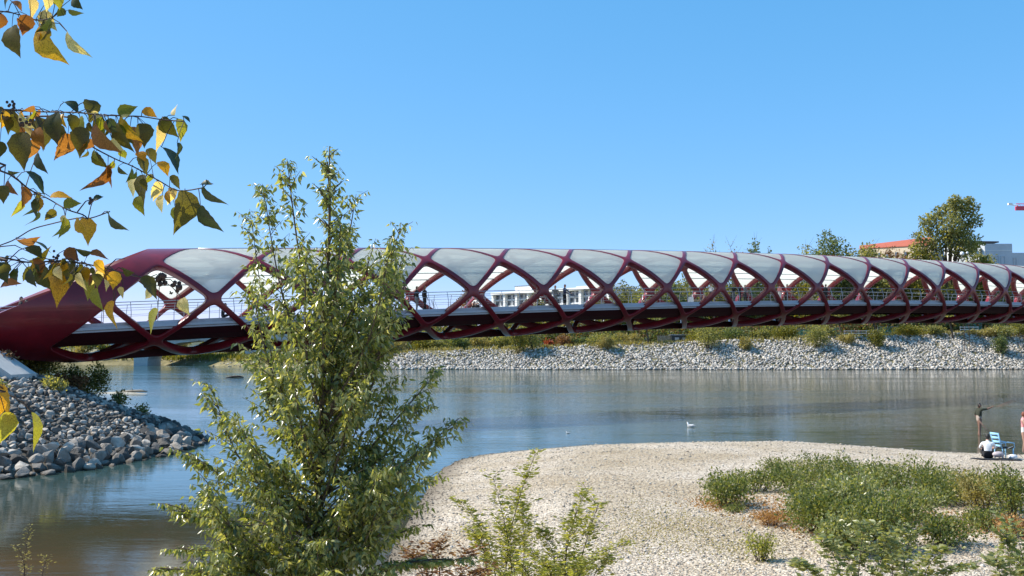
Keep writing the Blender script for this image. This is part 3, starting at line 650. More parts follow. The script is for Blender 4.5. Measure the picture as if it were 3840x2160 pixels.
for i,(x,yt,m,c) in enumerate([(1450,1195,'far_b','behind the right edge of the big poplar'),(1540,1188,'far_b','under the pair on the bridge'),(1625,1180,'far_e','under the first bay right of the poplar'),(1715,1178,'far_a','under the pinkish autumn tree'),(1810,1172,'far_b','under the left end of the office block'),(1900,1170,'far_a','under the office block penthouse'),(1990,1168,'far_b','under the small yellow-green tree'),(2080,1165,'far_a','under the person in navy'),(2170,1150,'far_b','under the right end of the office block'),(2260,1120,'far_b','right of the office block'),(2570,1090,'far_b','between the first dark trees'),(2740,1070,'far_a','below the two bare treetops'),(3000,1060,'far_b','right of the pair in pink and red'),(3140,1060,'far_b','below the dark two-headed tree'),(3240,1050,'far_c','below the orange roof, left part'),(3370,1100,'far_c','left of the brown house'),(3600,1050,'far_b','right below the cottonwood'),(3700,1050,'far_c','below the grey building')]):
    ftree(x,yt,150,228+(i*13)%9,m,'low %s tree behind the bridge deck, %s'%({**ld,'far_e':'straw-coloured'}[m],c),n=1000,leaf=.55,crown0=.1)
# trees with bare trunks standing on the riprap crest
for x,yb,yt,lab in[(2432,1300,1180,'pale leaning trunk with sparse crown above the riprap, leftmost'),(3155,1282,1150,'leaning grey trunk between the teal screens'),(3285,1282,1150,'dark leaning trunk right of the grey one, in front of the teal screen'),(3572,1275,1150,'dark trunk left of the white guard rail')]:
    Y=211; X,z=gz_far(x,Y); make_tree('tree','%s'%lab,'tree',(X,Y,z),(1298-yt)/FPX*Y+CAMZ-z,5.5,'far_a',n=500,leaf=.45,trunk=.26,crown0=.6,group='trunks along the riprap crest',lean=-.8)
# shrubs along the crest
spec=[(1500,1268,70,'far_e'),(1570,1262,80,'far_b'),(1650,1268,90,'far_a'),(1730,1262,80,'far_c'),(1800,1266,80,'far_e'),(1880,1258,90,'far_a'),(1985,1258,100,'far_b'),(2055,1275,34,'far_f'),(2110,1262,80,'far_d'),(2180,1262,80,'far_c'),(2265,1250,130,'far_a'),(2360,1250,100,'far_e'),(2640,1232,130,'far_b'),(2760,1232,130,'far_c'),(2850,1235,70,'far_a'),(2950,1225,100,'far_b'),(3090,1228,90,'far_a'),(3400,1222,120,'far_b'),(3500,1222,90,'far_a'),(3690,1232,100,'far_e'),(3760,1222,120,'far_a'),(3850,1215,110,'far_b')]
dn={'far_a':'mid-green','far_b':'yellow-green','far_c':'dark green','far_d':'rust-brown','far_e':'straw-yellow','far_f':'small red'}
cols=['behind the right side of the big poplar','close right of the big poplar','under the first lattice node right of the poplar','under the second bay right of the poplar','left of the tall waterside shrub','just left of the waterside shrub, on the crest','above the waterside shrub','right of the waterside shrub','right of the red shrub','left of the wide round bush','wide and round below the white office block','left of the pale leaning trunk','right of the dark shed','biggest on the crest at the notch','right of the notch','left of the teal screens','between the teal screen panels','right of the dark leaning trunk','left of the dark trunk','right of the white guard rail','above the highest riprap','at the right edge']
for (x,yt,w_,m),c in zip(spec,cols):
    Y=212.5; X,z=gz_far(x,Y); h=CAMZ+(1298-yt)/FPX*Y-z; W_=w_/FPX*Y
    shrub('shrub','%s shrub on the far bank crest, %s'%(dn[m],c),'shrub',(X,Y,z-.1),W_*1.2,W_*.9,max(h*1.1,1.3),m,int(700+w_*12),.36,'shrubs on the far bank')
for x,yb,w_,hp,m,lab in[(1945,1352,70,85,'far_b','yellow-green shrub growing down the riprap towards the water'),(2000,1340,75,100,'far_a','mid-green shrub beside the yellow one on the riprap'),(2660,1345,90,100,'far_a','green shrub in the notch of the riprap'),(2800,1350,40,40,'far_e','small dry shrub low on the riprap right of the notch'),(3060,1335,80,75,'far_a','grey-green shrub on the riprap left of the pale one'),(3290,1330,50,70,'far_b','pale yellow shrub on the riprap mid-slope'),(3755,1340,50,60,'far_c','dark shrub low on the riprap near the right edge'),(2275,1345,60,40,'far_e','flat dry shrub on the riprap below the office block'),(3180,1315,50,30,'far_e','dry tuft on the riprap between two shrubs')]:
    Y0=202+ (1386-yb)*.085; p=inv(x,yb,Y=Y0); zz=float(far_h(np.array([p.x]),np.array([Y0]))[0]); shrub('shrub',lab,'shrub',(p.x,Y0,zz),1.35*w_/FPX*Y0,1.2*w_/FPX*Y0,1.25*hp/FPX*Y0,m,int(900+w_*14),.32,'shrubs on the riprap')
# grass strips (stuff)
def grass(name,area,n,h,m,hf,wd=.12):
    X,Y=area(n); z=hf(X,Y); D=np.stack([rng.normal(0,.25,n),rng.normal(0,.25,n),np.ones(n)],1); L=h*rng.uniform(.5,1.4,n)
    o=leafobj(name,M[m],np.stack([X,Y,z],1),D,rng.normal(size=(n,3))*[1,1,.1],L,np.full(n,wd)*rng.uniform(.6,1.5,n)); return tag(o,'','','',None)
def area_far(x0,x1,d0,d1):
    def f(n):
        xs=rng.uniform(x0,x1,n*4); ys=rng.uniform(196,262,n*4); d=pdist(xs,ys,FAR); dd=crest(xs)/.58; ok=np.where((d>d0*dd+d0)&(d<d1*dd+d1))[0]
        ok=np.resize(ok,n); return xs[ok],ys[ok]
    return f
def stuff(o,label=None): 
    for k in('label','category','group'):
        if k in o: del o[k]
    o['kind']='stuff'; 
    if label:o['label']=label
    return o
stuff(grass('dry_grass',area_far(-118,-24,.35,3.2),9000,1.0,'far_b',far_h,.25),'yellow grass on the low bank upstream')
stuff(grass('dry_grass',area_far(-34,115,.82,1.5),5000,.7,'far_e',far_h,.2),'dry grass along the riprap crest')
# thickets that read as one mass behind the crest and behind the lattice
def thicket(n,x0,x1,y0,y1,top,m,leaf,seed,label):
    xx=rng.uniform(x0,x1,n); Y=rng.uniform(y0,y1,n); X=(xx-1920)/FPX*Y; g=far_h(X,Y); tp=CAMZ+(1298-top(xx))/FPX*Y+ (y1-y0)*0; tp=tp-np.abs(vnoise(xx,Y*3,70,seed))*(tp-g)*.55
    z=g+(tp-g)*rng.random(n)**.55; D=unit(rng.normal(size=(n,3))+np.array([0,-.2,.3])); L=leaf*rng.uniform(.5,1.5,n)
    return stuff(leafobj('thicket',M[m],np.stack([X,Y,z],1),D,rng.normal(size=(n,3)),L,L*.6),label)
lowtop=lambda x:np.interp(x,[1380,1900,2300,2900,3900],[1235,1222,1215,1205,1200])
hitop=lambda x:np.interp(x,[2280,2360,2500,2700,2950,3200,3900],[1150,1085,1060,1050,1060,1045,1040])
thicket(12000,1380,3950,224,236,lowtop,'far_b',.55,11,'low yellow-green thicket along the crest of the far bank')
thicket(15000,1380,3950,219,230,lowtop,'far_c',.5,17,'low dark green thicket along the crest of the far bank')
thicket(6000,1380,3950,219,226,lowtop,'far_d',.4,19,'low brownish thicket along the crest of the far bank')
thicket(22000,2290,3950,240,252,hitop,'far_a',.7,23,'tall green thicket seen through the lattice of the bridge')
thicket(12000,2290,3950,238,246,hitop,'far_b',.6,29,'tall yellow-green thicket seen through the lattice of the bridge')
thicket(9000,2290,3950,238,246,hitop,'far_c',.6,31,'dark parts of the thicket seen through the lattice')
# upstream tree line
upl=['leftmost, below the red portal','second from the left','left of the road bridge pier','behind the road bridge pier','just right of the road bridge pier','two right of the pier','left of the yellow grass bank','at the start of the yellow grass','behind the yellow grass','behind the poplar top left edge','behind the poplar, left part','behind the poplar trunk','behind the poplar, right part','behind the poplar right edge','right of the poplar','rightmost, beside the riprap']
for i in range(16):
    x=250+i*75+random.uniform(-20,20); Y=262+random.uniform(0,30); X,z=gz_far(x,Y)
    make_tree('tree','%s tree in the upstream tree line, %s'%(random.choice(['small','low','rounded']),upl[i]),'tree',(X,Y,z),random.uniform(4.5,7.5) if x<1000 else random.uniform(5,8),random.uniform(5,9),random.choice(['far_a','far_b','far_c','far_e']),n=420,leaf=.6,group='tree line upstream',crown0=.15)
# left bank vegetation
def gl(X,Y): return float(left_h(np.array([float(X)]),np.array([float(Y)]))[0])
for X,Y,w_,h,m,n,lab in[(-25.0,53.5,4.4,2.3,'far_a',6500,'dense dark green bush under the red portal on the left bank'),(-22.9,54.4,3.0,1.9,'far_c',4200,'dark green bush at the right end of the thicket under the bridge'),(-22.0,51.2,1.7,.9,'far_d',1500,'dry brown bush at the top of the left riprap'),(-19.7,51.5,1.3,.9,'far_a',450,'sparse wiry weed on the crest of the left riprap'),(-20.6,46.3,1.5,.8,'far_a',600,'small green weed among the stones in the middle of the left riprap'),(-23.4,46.8,1.3,.8,'far_d',420,'reddish dry weed near the abutment among the stones'),(-21.6,42.4,1.4,.6,'far_a',380,'low green weed between stones low on the left riprap'),(-18.1,50.2,1.1,.6,'far_a',220,'thin grey-green tuft on the riprap crest further right')]:
    shrub('bush',lab,'bush',(X,Y,gl(X,Y)-.05),w_,w_*.8,h,m,n,.14,'bushes on the left bank')
# ------------------------------------------------------------------ gravel bar vegetation
def gb(X,Y): return float(bar_h(np.array([float(X)]),np.array([float(Y)]))[0])
def onbar(x,y):
    p=inv(x,y,Z=.6)
    for _ in range(4): p=inv(x,y,Z=gb(p.x,p.y))
    return p
pl=[# x,ybase,width px,height px,mat,n,leaf,label
(2730,1905,190,140,'weed',1500,.085,'rounded green weed clump at the left end of the patch'),
(2850,1850,170,90,'weed',1100,.08,'grey-green weed behind the left clump'),
(3010,1850,210,100,'weed',1400,.08,'low olive weed in the middle back of the patch'),
(3130,1825,200,110,'weed',1500,.08,'upright weed at the back centre of the patch'),
(3260,1830,180,90,'weed',1100,.08,'brownish-green weed at the back of the patch, right of centre'),
(3400,1880,240,150,'weed',2000,.085,'tall bushy weed right of the patch centre'),
(3080,2010,230,160,'weed',1900,.085,'wide green weed in the front centre of the patch'),
(3230,1990,260,210,'broad',1900,.095,'large mixed clump of broad and narrow leaves in the patch'),
(3540,1900,190,100,'weed',1200,.08,'low green weed on the right part of the patch'),
(3330,2080,260,230,'weed',2300,.08,'dense green clump in the front right of the patch'),
(3640,1850,140,90,'weed',800,.07,'thin weed below the seated person'),
(3720,1925,160,150,'far_e',1300,.08,'yellow dry weed near the right edge'),
(3815,1960,150,200,'weed',1500,.08,'tall weed against the right edge'),
(3640,1900,170,110,'weed',1100,.075,'loose weed between the yellow weed and the main patch'),
(3700,1990,150,80,'weed',700,.07,'low weed in front of the yellow dry weed'),
(3820,2020,110,90,'rust',500,.07,'rust-coloured weed at the right edge'),
(2900,1975,110,60,'rust',500,.06,'small rust weed in front of the patch'),
(2760,1925,70,40,'weed',300,.05,'tiny green tuft in front of the left clump'),
(2860,2110,100,110,'willow',420,.06,'lone small seedling on open gravel, bottom centre-right'),
(2940,1800,170,80,'weed',1100,.07,'low weed at the back edge left of centre, in front of the water'),
(3180,1900,200,110,'weed',1300,.08,'mid-height weed in the heart of the patch'),
(3060,1930,190,110,'weed',1200,.08,'weed at the left of the heart of the patch'),
(3440,1960,200,120,'broad',1100,.08,'broad-leaved weed right of the front clumps'),
(3520,1830,170,80,'weed',1000,.07,'low weed behind the tall bushy one'),
(3200,2090,200,150,'broad',1300,.09,'broad-leaved light weed at the front left of the patch'),
(3560,2060,190,120,'weed',1100,.08,'sparse weed at the lower right of the patch')]
for x,y,w_,hp,m,n,lf,lab in pl:
    p=onbar(x,y); k=p.y/FPX; shrub('weed_clump',lab,'weed',(p.x,p.y+w_*k*.3,gb(p.x,p.y+w_*k*.3)-.03),w_*k*1.35,w_*k*1.6,hp*k*1.05,m,int(n*1.9),lf*.85,'weeds on the gravel bar',stems=13)
# rusty mats between the clumps
def mats(n,spots):
    X=[];Y=[]
    for x,y,wx,wy in spots:
        p=onbar(x,y); k=p.y/FPX; kk=n//len(spots); X.append(p.x+rng.normal(0,wx*k*.4,kk)); Y.append(p.y+rng.normal(0,wy,kk))
    X=np.concatenate(X);Y=np.concatenate(Y); D=np.stack([rng.normal(0,.8,len(X)),rng.normal(0,.8,len(X)),np.full(len(X),.5)],1)
    return X,Y,D
X_,Y_,D_m=mats(5200,[(2900,1900,260,1.3),(2700,1890,120,.7),(3000,1960,160,.8),(3760,1980,150,.9),(3500,1960,200,.8)])
L=rng.uniform(.03,.09,len(X_)); stuff(leafobj('ground_weed',M['rust'],np.stack([X_,Y_,bar_h(X_,Y_)],1),D_m,rng.normal(size=(len(X_),3)),L,L*.5),'rust-coloured mats of low weed between the clumps')
X_,Y_,D_m=mats(4200,[(2400,1920,300,1.6),(2500,1990,260,1.2),(2640,1960,300,1.3),(2350,2040,300,.9),(2800,2060,260,.8)])
L=rng.uniform(.02,.06,len(X_)); stuff(leafobj('ground_weed',M['far_e'],np.stack([X_,Y_,bar_h(X_,Y_)],1),D_m,rng.normal(size=(len(X_),3)),L,L*.5),'thin straw-coloured weed on the open gravel')
# saplings: upright shoots with leaves all along
def leaf_me(name,mat_,wr=.5):
    V,F=T_LEAF; me=npmesh(name,V*np.array([wr,1,wr]),F); me.materials.append(mat_); me.polygons.foreach_set('use_smooth',[True]*len(me.polygons)); return me
def catmull(pts,k=6):
    pts=[Vector(p) for p in pts]; Q=[pts[0]]+pts+[pts[-1]]; out_=[]
    for i in range(1,len(Q)-2):
        for j in range(k):
            t=j/k; a,b,c,d=Q[i-1],Q[i],Q[i+1],Q[i+2]; out_.append(.5*((2*b)+(c-a)*t+(2*a-5*b+4*c-d)*t*t+(3*b-a-3*c+d)*t**3))
    out_.append(pts[-1]); return out_
def shoots(t,org,shoot_list,mat_leaf,leaf,per_m,spread,stem_r,stem_mat='bark',nobj=0,droop=.5,wr=.45,obj_name='leaf',side=3):
    "stems (one part each) and their leaves; nearest nobj leaves are parts of their own"
    Ps=[];Ds=[];Ls=[]
    for si,(pts,r0,dens) in enumerate(shoot_list):
        c=catmull(pts,5); n=len(c); mb=MB(); mb.tube(c,[r0*(1-.88*i/(n-1)) for i in range(n)],6); 
        ln=sum((c[i+1]-c[i]).length for i in range(n-1)); k=int(ln*per_m*dens)
        # side twigs
        for q in range(int(ln*side*dens)):
            f=random.uniform(.22,.95); i=min(int(f*(n-1)),n-2); p=c[i].lerp(c[i+1],random.random()); ax=(c[i+1]-c[i]).normalized()
            a=random.uniform(0,6.28); o_=Vector((math.cos(a),math.sin(a),0)); L_=spread*random.uniform(.6,1.7)*(1.25-f*.75); e=p+o_*L_*.75+ax*L_*.7
            mb.tube([p,p.lerp(e,.5)+Vector((0,0,.01)),e],[r0*.25,r0*.16,.0012],4,cap=False)
            for z in range(int(4+L_*per_m*.42)):
                tt=random.uniform(.2,1.05); b=p.lerp(e,tt); a2=random.uniform(0,6.28); o2=Vector((math.cos(a2),math.sin(a2),0)); b=b+o2*.02
                Ps.append(b); Ds.append((o2*.8+ax*.3+Vector((0,0,-droop*random.uniform(.2,2.2)))).normalized()); Ls.append(leaf*random.uniform(.6,1.2)*(1.1-.35*tt*f))
        for q in range(k):
            f=random.uniform(.18,1)**.8; i=min(int(f*(n-1)),n-2); p=c[i].lerp(c[i+1],random.random()); a=random.uniform(0,6.28); o_=Vector((math.cos(a),math.sin(a),0))
            rad=random.uniform(.01,.045); Ps.append(p+o_*rad); Ds.append((o_+Vector((0,0,.25-droop*random.uniform(0,1.6)))).normalized()); Ls.append(leaf*random.uniform(.6,1.2)*(1.05-.4*f))
        mb.build('branch' if si else 'trunk',M[stem_mat],t,True,org)
    Ps=np.array([tuple(p) for p in Ps]);Ds=np.array([tuple(d) for d in Ds]);Ls=np.array(Ls); n=len(Ps)
    Nn=rng.normal(size=(n,3))+np.array([0,-.5,.5]); Ws=Ls*wr*rng.uniform(.75,1.15,n)
    px=1920+FPX*Ps[:,0]/Ps[:,1]; key=Ls/Ps[:,1]; order=np.argsort(-key)
    if nobj:
        me=leaf_me(obj_name,M[mat_leaf],1.0); X=unit(np.cross(Ds,Nn)); Z=np.cross(X,Ds)
        for i in order[:nobj]:
            o=bpy.data.objects.new('leaf',me); C.collection.objects.link(o); o.parent=t
            m=Matrix((tuple(X[i]*Ws[i]),tuple(Ds[i]*Ls[i]),tuple(Z[i]*Ws[i]))).transposed().to_4x4(); m.translation=Vector(Ps[i])-Vector(org)
            # keep a plain loc/rot/scale transform
            lo,ro,sc_=m.decompose(); o.location=lo; o.rotation_mode='QUATERNION'; o.rotation_quaternion=ro; o.scale=sc_
    r_=order[nobj:]; o=leafobj('leaves',M[mat_leaf],Ps[r_],Ds[r_],Nn[r_],Ls[r_],Ws[r_],T_LEAF,t,org); o.data.polygons.foreach_set('use_smooth',[True]*len(o.data.polygons)); tag(o,kind='stuff'); return n
def K(x,y,Y): return inv(x*1.4907,y*1.4907,Y=Y)
# the big young poplar in the middle foreground
YB=7.6; base=K(806,2050,YB); base.z=gb(base.x,base.y)
pop=thing('poplar_tree','young grey-green poplar in the left centre foreground, taller than the bridge','tree',tuple(base))
def dz(a): return YB+a
sh=[([base,K(803,1480,YB),K(800,1200,YB),K(818,850,YB),K(829,560,YB),K(829,368,YB)],.036,1.0)]
def shoot(b,m,t_,db,dt,r0=.014,dens=1.): sh.append(([K(*b,YB+db*.3),K(*m,YB+(db+dt)/2),K(*t_,YB+dt)],r0,dens))
shoot((818,860),(757,660),(722,400),0,-.25); shoot((812,980),(715,760),(660,462),0,.3); shoot((820,800),(868,640),(896,488),0,.2); shoot((812,1080),(925,850),(1010,560),0,-.2)
shoot((812,1020),(885,800),(945,600),0,.4); shoot((806,1120),(690,950),(632,720),0,-.4); shoot((804,1180),(700,980),(628,525),0,.5,.013,.8); shoot((800,1300),(620,1180),(528,965),0,-.1)
shoot((800,1420),(580,1330),(425,1268),0,.1); shoot((800,1520),(600,1450),(392,1428),0,-.2); shoot((806,1260),(965,1090),(1100,935),0,.1,.013,.75); shoot((806,1320),(1000,1180),(1158,1050),0,-.2,.013,.8)
shoot((806,1420),(980,1300),(1080,1200),0,.3,.013,.9); shoot((804,1500),(1000,1420),(1175,1405),0,0); shoot((806,1220),(700,1060),(640,900),0,.2); shoot((802,1350),(700,1200),(600,1080),0,.35)
shoot((806,1150),(900,1000),(975,830),0,.3); shoot((806,1040),(770,880),(770,640),0,-.35); shoot((818,900),(845,740),(858,560),0,-.3); shoot((804,1380),(640,1260),(480,1140),0,.3)
shoot((804,1460),(700,1330),(560,1330),0,-.4); shoot((806,1400),(900,1300),(1010,1180),0,-.35); shoot((804,1520),(900,1400),(1050,1320),0,.2); shoot((804,1560),(680,1500),(470,1500),0,.2)
shoot((806,1280),(860,1120),(900,960),0,-.45); shoot((806,1200),(760,1080),(735,930),0,-.45); shoot((806,1600),(940,1520),(1090,1480),0,-.2); shoot((806,1560),(760,1420),(690,1230),0,-.5)
shoot((806,1520),(840,1380),(880,1200),0,-.5); shoot((812,950),(850,850),(905,740),0,.1); shoot((806,1480),(620,1400),(450,1380),0,-.4); shoot((806,1120),(860,930),(870,700),0,.5)
for a_ in(((812,1060),(925,860),(985,610),0,-.5),((812,1000),(930,830),(1018,640),0,.15),((812,1100),(950,900),(990,720),0,-.1),((812,1150),(940,960),(930,700),0,.1),((806,1600),(560,1540),(430,1490),0,.3),((806,1560),(600,1400),(520,1210),0,-.3),((806,1620),(640,1520),(560,1440),0,-.6),((806,1640),(900,1540),(960,1420),0,-.5)): shoot(*a_)
env=[(560,-60,30),(600,-110,60),(700,-170,70),(800,-200,150),(950,-235,250),(1050,-300,345),(1150,-355,310),(1250,-375,260),(1350,-385,275),(1450,-425,360),(1600,-430,380)]
for i in range(58):
    y=random.uniform(640,1590)**1.0; y=1590-(1590-y)*random.uniform(.55,1); lo=np.interp(y,[e[0] for e in env],[e[1] for e in env]); hi=np.interp(y,[e[0] for e in env],[e[2] for e in env]); x=815+random.uniform(lo,hi)*.82
    by=min(y+random.uniform(90,260)+abs(x-815)*.35,1900); bx=np.interp(by,[360,850,1200,1900],[828,818,801,806]); mx_=bx+(x-bx)*.62; my_=by+(y-by)*.42
    dd=random.uniform(-.75,.75)*(.4+.6*min(1,(y-500)/700)); shoot((bx,by),(mx_,my_),(x,y),0,dd,.009,.9)
nl=shoots(pop,tuple(base),sh,'leaf_main',.064,120,.18,.012,'bark',300,1.0,.38,side=27)
print('poplar leaves',nl)
# saplings at the lower edge
def sapling(name,lab,x,y,Y,lst,m,leaf,per_m,spread,sm='twig',nobj=0,cat='sapling',wr=.3,droop=.1,side=10):
    b=inv(x,y,Y=Y); b.z=gb(b.x,b.y); t=thing(name,lab,cat,tuple(b),'saplings in the foreground'); L=[]
    for i,(mx,my,tx,ty,dy) in enumerate(lst): L.append(([b+Vector((random.uniform(-.05,.05),random.uniform(-.05,.05),0)),inv(mx,my,Y=Y+dy*.5),inv(tx,ty,Y=Y+dy)],.009,1.))
    shoots(t,tuple(b),L,m,leaf,per_m,spread,.01,sm,nobj,droop,wr,side=side)
sapling('willow_sapling','yellow-green sapling with three upright shoots right of the big poplar',1890,2500,10.2,[(1905,2050,2010,1690,0),(1850,2100,1730,1880,.2),(1920,2150,1850,1790,-.2),(1960,2150,1960,1900,.3),(1830,2160,1800,2000,-.3),(1930,2200,1900,1960,.1)],'willow',.066,110,.19,side=18)
sapling('willow_sapling','wider yellow-green sapling with arching twigs left of the open gravel',2130,2550,10.0,[(2120,2100,2200,1830,0),(2090,2150,2030,1990,.2),(2170,2150,2245,1890,-.2),(2160,2180,2350,2030,.3),(2080,2200,1990,2060,-.3),(2200,2220,2290,2090,.1),(2120,2200,2130,1960,.3)],'willow',.066,110,.19,side=18)
sapling('willow_sapling','dark reddish leafy sapling at the right foot of the big poplar',1680,2500,9.2,[(1650,2200,1640,2020,0),(1700,2220,1770,2060,.2),(1600,2230,1560,2080,-.2),(1740,2230,1820,2130,0)],'far_d',.066,110,.19,side=18)
sapling('willow_sapling','low leafy sapling at the bottom edge between the two taller ones',2010,2500,9.0,[(2000,2250,1960,2110,0),(2050,2260,2080,2110,.2),(2100,2250,2180,2100,-.1),(1950,2280,1880,2140,0)],'willow',.066,110,.19,side=18)
sapling('willow_sapling','thin pale seedling over the brown shallows in the bottom left corner',75,2450,12,[(90,2150,110,1975,0),(150,2200,180,2080,.1),(95,2180,60,2040,-.1)],'far_e',.045,26,.10,side=5)
sapling('poplar_sapling','broad-leaved light green sapling at the bottom edge, centre-right',3180,2450,11.2,[(3150,2150,3080,2030,0),(3220,2150,3240,1960,.2),(3100,2200,2990,2110,-.2),(3280,2180,3330,2010,.1),(3200,2200,3160,2050,.3)],'broad',.095,95,.24,nobj=60,cat='sapling',wr=.42)
sapling('poplar_sapling','broad-leaved sapling further right at the bottom edge',3400,2450,11.6,[(3390,2150,3420,1990,0),(3460,2180,3530,2060,.2),(3350,2180,3340,2040,-.2),(3500,2200,3620,2120,0),(3430,2220,3470,2100,.3)],'broad',.095,95,.24,nobj=60,wr=.42)
sapling('poplar_sapling','broad-leaved sapling in the bottom right corner',3820,2450,11.0,[(3790,2150,3770,2010,0),(3840,2160,3800,1960,.2),(3760,2200,3730,2090,-.2),(3860,2200,3900,2060,.1)],'broad',.095,95,.24,nobj=40,wr=.42)
# ------------------------------------------------------------------ overhanging autumn branches, upper left
aut=thing('autumn_poplar','poplar on the left whose yellow and olive branches hang into the upper left corner','tree',(-3.4,2.9,gb(-3.4,2.9)))
AO=tuple(aut.location)
MB().tube([(-3.4,2.9,gb(-3.4,2.9)-.3),(-3.3,2.9,4.2),(-3.2,2.85,6.5),(-3.1,2.8,8)],[.16,.14,.10,.05],10).build('trunk',M['bark'],aut,True,AO)
LM={0:'leaf_olive',1:'leaf_yellow',2:'leaf_brown',3:'leaf_lime',4:'leaf_dark',5:'leaf_pale'}
def cord_leaf():
    "heart-shaped leaf with long tip, folded on the midrib and toothed along the edge"
    prof=[(0,.0),(.05,.20),(.13,.34),(.22,.43),(.32,.47),(.42,.455),(.52,.40),(.62,.32),(.71,.23),(.79,.145),(.87,.075),(.94,.03),(1,0)]
    V=[];F=[];n=len(prof)
    for i,(y,wd) in enumerate(prof):
        tz=-.16*y*y+.05*math.sin(y*5); j=1+.05*(-1)**i
        V+=[(-wd*j,y-.03*(i in(1,2)),tz+.16*wd),(-wd*.5,y,tz+.05*wd),(0,y,tz),(wd*.5,y,tz+.05*wd),(wd*j,y-.03*(i in(1,2)),tz+.16*wd)]
    for i in range(n-1):
        for k in range(4): F.append((i*5+k,i*5+k+1,(i+1)*5+k+1,(i+1)*5+k))
    return V,F
cv,cf=cord_leaf(); CL={}
for k,mn in LM.items():
    me=bpy.data.meshes.new('leaf'); me.from_pydata(cv,[],cf); me.materials.append(M[mn]); me.polygons.foreach_set('use_smooth',[True]*len(me.polygons)); CL[k]=me
BR=[([(-260,20),(0,42),(60,52),(115,70),(150,76),(195,68)],2.7,7,
 [(110,-15,135,72,34,5),(160,40,203,118,55,5),(146,98,218,250,62,1),(100,55,88,138,66,2),(45,100,58,212,62,0),(2,48,6,114,30,2),(252,118,322,228,30,5),(215,-15,226,34,44,3),(240,32,214,66,34,4),(276,-10,300,34,34,4),(256,38,315,58,20,4),(48,5,88,34,18,2),(34,-5,8,32,12,4),(170,-20,185,40,34,5),(190,-10,232,10,26,3)],[(195,85,250,118),(205,60,240,45)]),
 ([(-260,400),(0,410),(90,416),(190,420),(290,422),(380,431),(480,435),(530,437),(610,449),(690,455)],2.6,7,
 [(30,412,62,512,66,0),(12,430,45,500,30,0),(88,495,72,640,78,0),(125,520,98,622,46,2),(150,440,178,562,62,0),(210,425,200,548,56,0),(255,500,222,612,62,2),(300,440,306,505,34,3),(322,480,280,592,66,0),(358,462,422,588,38,2),(335,375,352,448,56,0),(240,383,302,410,20,4),(445,432,512,392,46,3),(535,412,592,436,36,1),(655,432,656,386,20,5),(608,440,660,522,58,0),(668,445,690,532,42,3),(592,470,602,572,36,5),(535,462,548,552,64,0),(448,445,522,542,42,1),(488,475,532,572,54,2),(436,465,482,578,44,0),(398,450,442,492,36,4),(520,570,545,600,36,1),(605,552,688,636,24,4),(664,535,672,602,20,4),(684,435,718,455,10,4),(130,400,90,420,22,2),(0,530,5,606,26,0),(265,430,285,500,40,0),(375,440,380,520,40,3),(230,470,245,560,36,0),(140,480,155,560,44,2),(340,520,300,580,30,2),(420,520,460,575,26,5)],[(480,437,545,462),(600,450,600,470)]),
 ([(-260,425),(75,436),(260,440),(285,490),(330,540),(430,595),(500,625),(600,680),(670,715),(762,704)],2.75,8,
 [(552,558,592,612,38,0),(598,606,636,655,38,1),(518,588,562,655,38,0),(638,660,682,708,32,0),(540,655,522,770,44,0),(520,735,530,812,38,3),(592,680,574,752,40,5),(608,732,596,798,28,5),(694,715,680,882,92,0),(656,775,670,852,30,3),(760,698,842,784,26,4),(752,772,820,882,48,4),(752,692,792,682,12,4),(405,616,328,736,34,2),(427,618,400,704,10,2),(444,622,470,662,14,4),(455,560,470,600,30,3),(355,560,360,608,12,3)],[(670,715,755,775),(762,704,800,690)]),
 ([(-260,560),(0,640),(60,670),(110,710),(180,745),(250,785),(310,805),(330,822)],2.5,9,
 [(142,572,160,654,26,4),(102,642,182,726,28,4),(85,698,102,774,32,2),(78,752,50,824,28,3),(15,695,8,764,44,0),(150,742,138,798,40,1),(142,795,106,858,14,4),(188,738,272,730,24,1),(238,770,302,756,38,3),(350,748,386,734,18,4),(312,818,346,918,54,1),(30,640,75,655,14,4)],[(290,795,352,745)]),
 ([(-260,1010),(0,920),(60,895),(120,860),(190,840),(290,818),(340,818),(412,793)],2.9,4,
 [(408,795,460,878,14,4),(232,848,202,896,12,4),(62,900,150,906,22,2),(120,905,200,940,6,4)],[]),
 ([(-260,940),(0,965),(100,983),(200,980),(290,985),(380,1002),(430,1015),(520,1038),(600,1046)],2.4,8,
 [(105,925,162,962,38,0),(108,978,202,942,24,1),(0,985,22,1064,54,4),(2,1078,72,1048,20,2),(108,1012,126,1078,30,4),(152,1000,182,1092,58,0),(205,985,240,1152,82,1),(252,985,272,1072,54,0),(214,1000,226,1052,30,5),(242,938,302,978,50,2),(338,952,412,960,24,2),(284,934,342,956,16,4),(290,1008,312,1074,34,4),(318,1036,342,1126,38,3),(360,1080,370,1172,32,3),(434,1018,420,1088,50,1),(428,1128,412,1238,30,1),(462,1078,450,1124,24,5),(572,1088,538,1122,34,5),(528,1042,604,1114,48,0),(684,1118,700,1182,44,5),(592,1158,548,1252,32,3),(352,982,402,1024,34,1),(190,1010,205,1100,44,0),(460,1010,495,1030,20,0)],[(400,1005,470,970),(430,1015,425,1130),(560,1040,612,1048),(612,1048,668,1078),(668,1078,660,1150),(0,925,110,946)]),
 ([(-260,1420),(-80,1440),(0,1450),(30,1480)],2.1,5,
 [(8,1440,14,1565,60,1),(18,1545,8,1692,62,3),(120,1545,150,1692,30,3),(-30,1480,-10,1600,60,1)],[(30,1480,120,1545)])]
